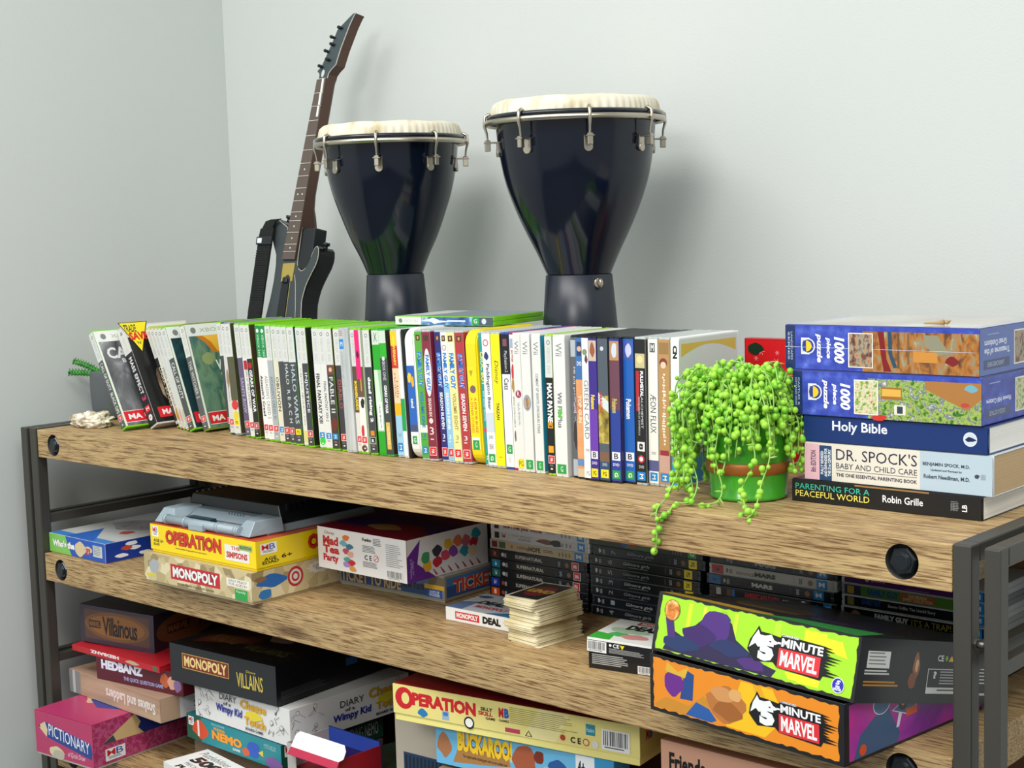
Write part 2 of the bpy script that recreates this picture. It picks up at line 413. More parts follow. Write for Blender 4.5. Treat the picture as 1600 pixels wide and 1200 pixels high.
def case(X, Y, t, shell, lean, label, spine, cover=None, z=0.0, h=.187, d=.133, yaw=0.0, name='game_case', cat='game case', cv=None, grp='cases in the upright row on the top board'):
    c = thing(name, label, cat, (X, Y, z), (0, R(-lean), R(yaw)), grp)
    new_obj('case_shell', shell_mesh(t, d, h, shell), c)
    p = Print(t - .0003, h - .0058); spine(p); o = p.build('spine_sleeve', c, 'front', -.0002); o.location = (.00015, 0, .0032)
    if cover or cv:
        q = Print(d - .0045, h - .0058)
        if cv: cv(q)
        else:
            q.rect(0, 0, 1, 1, cover); 
        o = q.build('cover_sleeve', c, 'right', t); o.location = (0, .0002, .0032)
    return c
GREEN, CLEAR, BLK, WHT = '#7ccb1f', '#b9bfbd', '#1b1d20', '#dfe1de'
DK = '#3c3f44'
S = lambda *a, **k: (lambda p: spine_art(p, *a, **k))
def ex(*ops):
    def f(p):
        for o in ops: getattr(p, o[0])(*o[1:])
    return f
# -- leaning cases at the left end
def cov_soldier(q):
    q.rect(0, 0, 1, 1, '#e6e8e4'); q.circ(.13, .94, .0055, '#7d837d'); q.text('XBOX 360', .25, .92, .85, .958, '#9fb08a')
    q.rect(.03, .0, .97, .885, ramp_mat('grey_smoke_art', [(.3, '#26282a'), (.5, '#6d7072'), (.62, '#a9acae'), (.8, '#3a3c3e')], (14, 14, 9), rough=.3, distort=1.2))
    q.text('CALL', .1, .70, .62, .82, '#d9dbdc', bold=.03); q.text('DUTY', .66, .70, .98, .82, '#d9dbdc', bold=.03); q.text('BLACK OPS II', .3, .65, .95, .695, '#e8e8e8', bold=.02)
    q.rect(.03, .03, .97, .15, '#f0f0ee'); q.rect(.03, .035, .52, .145, '#d8242f'); q.text('MA', .09, .06, .3, .115, '#f6f6f4', bold=.03); q.text('15+', .34, .07, .47, .11, '#f6d0d0'); q.lines(.57, .06, .92, .13, 3, '#b9b9b6')
def cov_space(q):
    q.rect(0, 0, 1, 1, '#17181a'); q.rect(.0, .88, 1, 1, '#dcdcd6'); q.text('XBOX 360', .42, .92, .95, .965, '#a9aaa5')
    q.blob(.5, .38, .26, .28, ramp_mat('rock_armour_art', [(.3, '#1e1a18'), (.5, '#6a5548'), (.65, '#b9a28c'), (.8, '#2a2220')], (30, 30, 26), rough=.35), seed=4)
    q.rect(.42, .52, .55, .74, '#b99f86'); q.rect(.08, .045, .5, .15, '#d8242f'); q.text('MA', .14, .07, .32, .125, '#f6f6f4', bold=.03); q.text('15+', .35, .075, .47, .115, '#f6d0d0')
def cov_pistol(q):
    q.rect(0, 0, 1, 1, '#e6e8e4'); q.circ(.13, .94, .0055, '#7d837d'); q.text('XBOX 360', .25, .92, .85, .958, '#a7c24a')
    q.rect(.03, 0, .97, .885, ramp_mat('dark_teal_art', [(.3, '#0f1a1e'), (.55, '#1d3a40'), (.7, '#3f6f70'), (.85, '#0d1315')], (10, 10, 9), rough=.3, distort=.8))
    q.blob(.45, .6, .25, .1, '#2f5a58', 3); q.poly([(.3, .5), (.75, .4), (.72, .33), (.28, .46)], '#b98e6a'); q.blob(.6, .3, .14, .05, '#7e2d2a', 5)
    q.rect(.06, .045, .5, .15, '#d8242f'); q.text('MA', .12, .07, .32, .125, '#f6f6f4', bold=.03); q.lines(.2, .0, .8, .04, 2, '#9a9a98')
def cov_forest(q):
    q.rect(0, 0, 1, 1, '#e6e8e4'); q.circ(.12, .94, .0055, '#7d837d'); q.text('XBOX 360', .22, .92, .82, .958, '#9fb08a')
    q.rect(.03, 0, .97, .885, ramp_mat('misty_forest_art', [(.25, '#2e4a40'), (.45, '#6d8a72'), (.6, '#3c6460'), (.75, '#a7b48e'), (.9, '#40342a')], (20, 20, 13), rough=.3, distort=.8))
    q.poly([(.14, .885), (.97, .885), (.97, .6), (.62, .62), (.5, .70), (.36, .72), (.26, .82)], '#c9781e'); q.poly([(.24, .885), (.62, .885), (.56, .74), (.44, .72), (.36, .82)], '#f0b43c'); q.blob(.66, .66, .10, .12, '#5a2c1c', 8); q.blob(.26, .66, .10, .06, '#8f9a6a', 4)
    q.text('WIT', .36, .54, .64, .64, '#eef0ea', bold=.03); q.text('ASSASSINS', .40, .49, .66, .515, '#e4e6e0'); q.text('OF KINGS', .42, .45, .66, .48, '#e4e6e0', bold=.02)
    q.rect(.05, .03, .97, .15, '#eeeeec'); q.rect(.05, .035, .5, .145, '#d8242f'); q.text('MA', .1, .06, .3, .115, '#f6f6f4', bold=.03); q.text('15+', .34, .07, .47, .11, '#f6d0d0'); q.lines(.58, .06, .92, .13, 3, '#b9b9b6')
gl = 'leaning cases at the left end of the row'
case(.160, .0685, .0145, GREEN, 28.2, 'green-edged game case with smoky grey cover, leaning furthest left against the cactus pot', S('x360', '#55585a', 'CALL OF DUTY  BLACK OPS II', '#e6e6e6', (.12, .68)), cv=cov_soldier, grp=gl)
bx = case(.187, .1075, .0235, '#c9c9c4', 27.4, 'bulky scuffed card game box with a yellow triangular price sticker', lambda p: (p.rect(0, 0, 1, 1, '#18191b'), p.rect(0, .74, 1, 1, '#d9d9d2'), p.circ(.45, .95, .0035, '#8e908c'), p.text('XBOX 360', .35, .76, .65, .91, '#c3c4bd', rot=-90), p.text('MASS EFFECT', .3, .32, .72, .70, '#e4e4e6', bold=.03, rot=-90, space=1.1), p.text('3', .25, .255, .8, .3, '#c83a6a', bold=.03, rot=-90), p.rect(.2, .14, .8, .2, '#d8242f'), p.text('M', .32, .155, .68, .185, '#f4f4f4'), p.circ(.5, .08, .0055, '#e6e6e6'), p.text('EA', .35, .07, .65, .09, '#333333')), cv=cov_space, h=.19, name='game_box', grp=gl)
q = Print(.06, .06); q.poly([(-.14, .98), (.86, .98), (.36, 0)], '#1a1a1a'); q.poly([(-.10, .96), (.82, .96), (.36, .04)], '#f4e01c')
q.text('TRADE', .0, .66, .42, .9, '#222222', bold=.02, ital=.2, rot=0); q.text("'N'", .28, .26, .44, .36, '#222222', bold=.02); q.text('SAVE', .1, .4, .72, .66, '#d01f24', bold=.05)
o = q.build('price_sticker', bx, 'right', .0242); o.location = (0, -.002, .135); tag(o, 'yellow triangular trade and save sticker')
for i, (x, y, nm, bgc, tt, tcol, lb) in enumerate(((.2165, .1411, 'a', '#2a2420', 'DARK SOULS', '#d8cfa8', 'thin game case with dark lower spine, directly right of the bulky stickered box'),
        (.2325, .1362, 'b', '#dcdcd2', 'PRINCE OF PERSIA', '#8d8a7c', 'white leaning game case with faint grey title and mustard blotch low on its spine'),
        (.2485, .1313, 'c', '#d5d6d2', None, '#9a9c98', 'white leaning game case with pink smudged lower spine'),
        (.2645, .1263, 'd', '#cfd6cf', None, '#8fa08f', 'pale leaning game case squeezed just left of the teal pistol cover'))):
    case(x, y, .0138, '#a9b84a', 24.9 - i * .6, lb, S('x360', bgc, tt, tcol, (.2, .6), rat=None, extra=ex(('blob', .5, .12, .35, .07, ['#3a2a22', '#b8952e', '#d9a3a6', '#b9c4b0'][i], i + 2), ('rect', .1, .02, .9, .05, '#c9c7c2'))), cover='#cfd2cc', grp=gl)
case(.2805, .1212, .0148, '#74c41e', 22.0, 'leaning game case with dark teal pistol cover and bright green edge', S('x360', '#4b4f50', 'CALL OF DUTY', '#e0e4e6', (.3, .66), rat='r'), cv=cov_pistol, grp=gl)
case(.302, .1343, .0148, '#7c8f2e', 17.6, 'leaning game case with misty green and orange cover, last of the leaning ones', S('x360', '#565c5c', 'THE WITCHER 2', '#c9c9c4', (.3, .66)), cv=cov_forest, grp=gl)
case(.3525, .1485, .0115, GREEN, 6.5, 'half hidden game case with dark teal spine beside the misty forest cover', S('x360', '#3a4648', None, rat='r'), cover='#2f3a3a')

ROW = [
 (.3691,.139,.0125,'#3a3d5c',4.0,'white game case with a small brown picture mid spine and navy top', S('x360','#d2d2ce',None,extra=ex(('scrib',.3,.6,.3,.45,'#8d8d88'),('blob',.5,.5,.3,.08,'#9a8468',3))), '#3d3a2c'),
 (.3833,.1373,.0165,'#9aa0a0',5.4,'game case with olive spine, red round sticker and yellow patch', S('x360','#57563c',None,rat='y',extra=ex(('rect',0,0,1,.3,'#dcdcd2'),('circ',.5,.26,.0085,'#d23a36'),('blob',.5,.16,.4,.05,'#ddd23a',4))), '#4a4632'),
 (.4173,.133,.0133,GREEN,6.0,'game case with muted purple spine', S('x360','#615673','SAINTS ROW','#b9b0c9',(.2,.52)), '#8d8f8a'),
 (.4347,.1298,.0125,GREEN,5.8,'white game case with thin black title and small red emblem at its top', S('x360','#e3e3df','GEARS OF WAR JUDGMENT','#3a3a3a',(.25,.62),bold=0,extra=ex(('rect',.15,.6,.85,.68,'#b3202a'))), '#c9c9c4'),
 (.4487,.1272,.0135,GREEN,5.6,'black game case with bold white title and dull brown cover edge', S('x360','#232427','GEARS OF WAR','#f0f0f0',(.22,.6),bold=.035,extra=ex(('circ',.5,.64,.005,'#b3202a'))), '#4c362c'),
 (.4779,.124,.012,GREEN,4.5,'white game case under a dark green band, bold black title', S('xgreen','#e9e9e6',"Assassin's Creed",'#1c1c1c',(.2,.56),bold=.03), '#e0e0dc'),
 (.4903,.1224,.0136,GREEN,4.3,'white game case under a dark green band, thin grey title', S('xgreen','#ecece9',"ASSASSIN'S CREED 2",'#77736c',(.18,.56),bold=0), '#e0e0dc'),
 (.5056,.121,.0135,GREEN,4.3,'silver grey game case with pale capitals, right of the two green-banded ones', S('x360','#aab2b6',"ASSASSIN'S CREED IV",'#5f686e',(.18,.56),bold=0), '#9aa2a6'),
 (.5225,.1188,.0126,GREEN,4.2,'cream game case with brown serif title and blue rating square', S('x360','#dedac6','OBLIVION','#5a4630',(.26,.56),rat='b',bold=.02), '#d0ccb8'),
 (.5374,.1169,.0125,GREEN,4.2,'charcoal game case with almost invisible title', S('x360','#44474a',None,extra=ex(('scrib',.3,.7,.3,.5,'#585d61'),)), '#303338'),
 (.5522,.1149,.0131,GREEN,4.2,'charcoal game case with wide-spaced silver title running to the bottom', S('x360','#46494c','HALO  R E A C H','#c9d0d4',(.17,.68)), '#2d3236'),
 (.5677,.1129,.0165,GREEN,4.0,'charcoal game case with silver title, yellow rating square and blue cover', S('x360','#44484c','HALO WARS','#b9c4cc',(.17,.68),rat='y'), '#1e3a5c'),
 (.5896,.1112,.012,GREEN,3.6,'cream game case with tiny print and yellowed foot', S('x360','#dedfd6',None,rat=None,extra=ex(('scrib',.35,.6,.2,.66,'#8c8c84'),('rect',.1,.02,.9,.12,'#d9d27c'))), '#6a6a64'),
 (.602,.109,.0135,GREEN,3.4,'dark game case with white capitals and red rating, black cover with a skull-white smudge', S('x360','#3f4245','INJUSTICE','#e4e6e8',(.28,.62)), '#24211f'),
 (.6301,.108,.0148,GREEN,3.1,'white game case with bold black capitals and a green dot sticker', S('x360','#dfe0dc','FINAL FANTASY XIII','#1c1c1c',(.2,.62),rat='b',bold=.03,extra=ex(('circ',.5,.052,.0065,'#22d428'),)), '#e6e6e2'),
 (.6452,.1076,.0146,GREEN,3.1,'white game case with tall narrow grey capitals', S('x360','#dfe0dc','FINAL FANTASY XIII-2','#4a4a4a',(.22,.56),rat='b',tx=(.3,.72)), '#e6e6e2'),
 (.6603,.1073,.0159,GREEN,3.2,'dark game case with serif title between two rust coloured pictures', S('x360','#3b3a38','FABLE II','#d0d8d4',(.3,.6),rat='b',extra=ex(('rect',.03,.62,.97,.695,'#6e4634'),('circ',.5,.66,.0035,'#e0b09a'),('blob',.5,.2,.45,.06,'#6a2f24',4))), '#4a2f2a'),
 (.6797,.108,.0135,GREEN,3.3,'black game case with small dark red gothic title', S('x360','#38393c','DIABLO','#a8554a',(.34,.58)), '#2a2a2c'),
 (.6936,.1058,.0215,'#b5bab8',2.9,'thick brushed silver case with a blue sticker near its top', lambda p:(p.rect(0,0,1,1,ramp_mat('brushed_silver',[(.3,'#a3a9aa'),(.7,'#c9cecd')],(90,90,6),rough=.3)),p.rect(.0,.84,.45,.92,'#1c86cf'),p.text('M',.1,.86,.35,.9,'#f4f4f4'),p.scrib(.08,.32,.55,.82,'#9aa3a8',4),p.lines(.05,.94,.5,.99,3,'#c47a7a')), '#b9bdbd'),
 (.7161,.108,.0105,GREEN,2.9,'game case with torn yellow lettering on a brown and white spine', S('x360','#5d4a3c','BORDERLANDS','#f0cf1e',(.34,.58),rat='r',bold=.05,extra=ex(('rect',0,0,1,.32,'#dcdad2'),)), '#4e4038'),
 (.727,.1064,.0139,GREEN,2.9,'white game case with sketchy black and red art low on its spine', S('x360','#6a4f3e',None,extra=ex(('rect',0,0,1,.45,'#e8e6e0'),('blob',.6,.4,.3,.04,'#22201e',2),('blob',.35,.17,.25,.05,'#c2343a',6),('blob',.4,.03,.4,.03,'#5a3a30',7),('rect',0,.60,.72,1,'#ee1c78'),('blob',.35,.8,.2,.03,'#4a1030',3),('rect',.5,.5,.68,.6,'#c9a040'))), '#d8d6d0'),
 (.7433,.108,.0145,GREEN,2.8,'charcoal game case with white lettering and an orange square above a grey one', S('x360','#3e4144','dead rising 2','#eceeee',(.25,.62),rat='k',bold=.05,extra=ex(('rect',.2,.14,.8,.18,'#d98a2b'),)), '#26282a'),
 (.7609,.1096,.015,'#2fae2a',2.8,'bright green case with pale green picture and long white label', lambda p:(p.rect(0,0,1,1,'#27a526'),p.rect(0,.885,1,1,'#cfdccc'),p.text('X',.25,.91,.75,.98,'#3f5a44'),p.rect(0,.18,1,.68,'#9fc9a0'),p.poly([(0,.68),(.5,.68),(.9,.3),(.5,.2),(0,.4)],'#d3e8d0'),p.rect(.15,.19,.85,.42,'#eef2ec'),p.scrib(.35,.65,.22,.4,'#4c6a50')), '#27a526'),
 (.7763,.1092,.0145,'#3aa83a',2.8,'dark spined case with green top and gold ribbon near its foot', lambda p:(p.rect(0,0,1,1,'#3f4245'),p.rect(0,.78,1,1,'#2fae2a'),p.rect(0,.9,1,1,'#cfdccc'),p.text('XBOX ONE',.3,.6,.7,.77,'#d9dde0',rot=-90),p.circ(.5,.775,.003,'#d9dde0'),p.text('GEARS OF WAR',.3,.33,.72,.56,'#eceeee',bold=.04,rot=-90),p.rect(.2,.04,.8,.26,'#d9b45a'),p.text('ULTIMATE',.35,.08,.65,.22,'#f6ecd0',rot=-90)), '#352a2c'),
 (.7971,.1125,.0135,CLEAR,2.8,'clear case with red and yellow top, cream middle and blue foot', lambda p:(p.rect(0,0,1,1,'#e9cfa8'),p.rect(0,.7,1,1,'#c8342c'),p.rect(0,.88,1,1,'#f0c81e'),p.text('ANNIVERSARY',.3,.72,.7,.96,'#f4dc50',bold=.03,rot=-90),p.text('Hills',.5,.46,.78,.60,'#b85a4a',rot=-90),p.text('Mother',.2,.46,.45,.66,'#b85a4a',rot=-90),p.rect(0,.32,1,.42,'#f0b41e'),p.rect(0,0,1,.32,'#9cc9e0'),p.text('U',.3,.15,.7,.18,'#3a6a94'),rating(p,'b',.03,.1)), '#b7a89a'),
 (.811,.112,.008,WHT,2.8,'slim white case with a broad plain green band', lambda p:(p.rect(0,0,1,1,'#eceeea'),p.rect(0,.2,1,.46,'#12a04a')), '#e0e2de'),
 (.8194,.1129,.0065,'#0d0e10',2.8,'very thin plain black case left of the white rounded tin', lambda p:p.rect(0,0,1,1,'#0e0f11'), '#0e0f11'),
]
for (x, y, t, sh, ln, lb, sp, cv_) in ROW: case(x, y, t, sh, ln, lb, sp, cover=cv_)

def tin(x, y, t, lean, label, col, face, side, name='tin_case'):
    c = thing(name, label, 'case', (x, y, 0), (0, R(-lean), 0), 'cases in the upright row on the top board')
    h, d = .189, .135; rr = .02
    # rounded rectangle profile in y-z extruded along x
    prof = []
    for cy, cz, a0 in ((d - rr, rr, -90), (d - rr, h - rr, 0), (rr, h - rr, 90), (rr, rr, 180)):
        for k in range(7): a = R(a0 + 15 * k); prof.append((cy + rr * math.cos(a), cz + rr * math.sin(a)))
    bm = bmesh.new()
    A = [bm.verts.new((0, py, pz)) for py, pz in prof]; B = [bm.verts.new((t, py, pz)) for py, pz in prof]
    fs = [bm.faces.new(A[::-1]), bm.faces.new(B)]
    for i in range(len(A)): fs.append(bm.faces.new((A[i], A[(i + 1) % len(A)], B[(i + 1) % len(A)], B[i])))
    bmesh.ops.recalc_face_normals(bm, faces=fs)
    bmesh.ops.bevel(bm, geom=list(fs[0].edges) + list(fs[1].edges), offset=.002, segments=2, affect='EDGES')
    finish(bm, 'tin_shell', mat(col, rough=.25, coat=.3), c)
    p = Print(t * .8, h - 2 * rr - .004); face(p); o = p.build('spine_label', c, 'front', -.0003); o.location = (t * .1, 0, rr + .002)
    q = Print(d - .03, h - .05); side(q); o = q.build('side_label', c, 'right', t); o.location = (0, .012, .022)
    return c
tin(.8263, .1113, .0192, 2.8, 'white rounded tin case with blue artwork and green patch', '#eceeec',
    lambda p: (p.rect(0, .0, 1, .72, '#eef0ee'), p.rect(0, .12, 1, .78, '#2a63b8'), p.blob(.3, .66, .25, .05, '#e8c63a', 2), p.blob(.7, .62, .2, .05, '#e0b02a', 5), p.text('und', .3, .36, .7, .45, '#eef4fb', bold=.03, rot=-90), p.rect(.2, .0, .8, .08, '#2c9a4b'), p.text('G', .35, .015, .65, .06, '#eef6ee'), p.rect(.1, .13, .9, .19, '#4a4f6a')),
    lambda q: (q.rect(0, .1, 1, 1, '#3d7fc4'), q.blob(.2, .5, .2, .2, '#c9d8d0', 2), q.rect(0, 0, .6, .14, '#12a04a')))
FG = lambda bgc, t2, rat='r', tcol='#1f7fd0', oc='#eef4fa', t2c='#eef0f2', e=None: (lambda p: (p.rect(0, 0, 1, 1, bgc), e(p) if e else None, p.rect(.2, .93, .78, .975, '#4a3324'), p.rect(.36, .94, .6, .965, '#c9a05a'),
    p.text('FAMILY GUY', .2, .56, .8, .84, tcol, bold=.05, rot=-90, outline=oc), p.text(t2, .28, .24, .74, .53, t2c, bold=.03, rot=-90), p.text('3', .3, .165, .7, .2, t2c), p.lines(.25, .135, .75, .15, 1, t2c), rating(p, rat, .03, .09)))
ROW2 = [
 (.8462,.1136,.0143,CLEAR,2.8,'green disc case with fat blue lettering and blue rating square', FG('#58a83c','VOLUME ONE','b','#1f7fd0','#bfe39a','#2b73c0',lambda p:(p.rect(0,0,1,.26,'#e6ecdc'),p.rect(0,0,1,.2,'#4da63a'))), '#2a8a9a'),
 (.8609,.1132,.0165,CLEAR,2.6,'maroon disc case with blue lettering inside a long white oval', lambda p:(p.rect(0,0,1,1,'#86283c'),p.ell(.5,.68,.42,.19,'#f0eeea',30),p.text('FAMILY GUY',.28,.53,.74,.82,'#1f7fd0',bold=.05,rot=-90),p.rect(.2,.93,.78,.975,'#4a3324'),p.text('SEASON SIX',.32,.33,.68,.48,'#e8d8d0',bold=.03,rot=-90),p.circ(.5,.3,.004,'#e8d8d0'),p.text('3',.25,.19,.75,.25,'#eee6e2'),p.rect(.3,.15,.7,.158,'#eee6e2'),rating(p,'r',.03,.09)), '#7c1c3a'),
 (.8824,.1174,.0127,CLEAR,2.8,'navy disc case with fat blue lettering', FG('#2a2c74','SEASON ELEVEN'), '#23245c'),
 (.8954,.117,.0119,CLEAR,2.9,'sky blue and white disc case, small round cartoon stamp near its top', FG('#8cc3e4','SEASON NINE',e=lambda p:(p.rect(0,.6,1,1,'#e8eff2'),p.circ(.5,.88,.004,'#3a3a3a'),p.circ(.5,.88,.0032,'#f0e0d0'))), '#8cc3e4'),
 (.9078,.1166,.0156,CLEAR,3.1,'pale yellow disc case with fat blue lettering', FG('#efe39a','VOLUME EIGHT',t2c='#a89a50',e=lambda p:p.rect(.15,.83,.85,.92,'#f4ead8')), '#e6da90'),
 (.9238,.1175,.016,CLEAR,3.2,'brick red disc case with small blue lettering', FG('#b2373a','SEASON SEVEN',tcol='#2a63c0',oc='#e8d0d0'), '#a33034'),
]
for (x, y, t, sh, ln, lb, sp, cv_) in ROW2: case(x, y, t, sh, ln, lb, sp, cover=cv_, name='disc_case', cat='disc case')
tin(.9402, .1171, .0222, 2.6, 'yellow rounded tin case with teal side picture', '#f0d811',
    lambda p: (p.rect(0, 0, 1, .8, '#f4dc1e'), p.poly([(.2, .76), (.6, .76), (.4, .7)], '#b09a30'), p.circ(.5, .58, .0055, '#7c5a6a'), p.text('A JOB FOR BUZZ', .5, .16, .8, .5, '#c2542a', bold=.02, rot=-90), p.text('A OTHER STORIES', .15, .16, .4, .5, '#c2542a', bold=0, rot=-90), p.rect(.1, .0, .9, .12, '#e9ebe4'), p.rect(.15, .0, .85, .09, '#2c9a4b'), p.text('G', .4, .02, .6, .07, '#eef6ee')),
    lambda q: (q.rect(0, .0, 1, .78, '#1f7f83'), q.blob(.2, .66, .18, .1, '#b0654a', 3), q.blob(.2, .3, .12, .03, '#c9b04a', 5), q.text('DVD', .05, .14, .25, .18, '#d8e0dc'), q.rect(0, .0, .5, .12, '#1c9a44')))
GB = lambda p, c: (p.rect(.15, .0, .95, .07, '#2c9a4b'), p.text('G', .35, .015, .7, .055, '#eef6ee'))
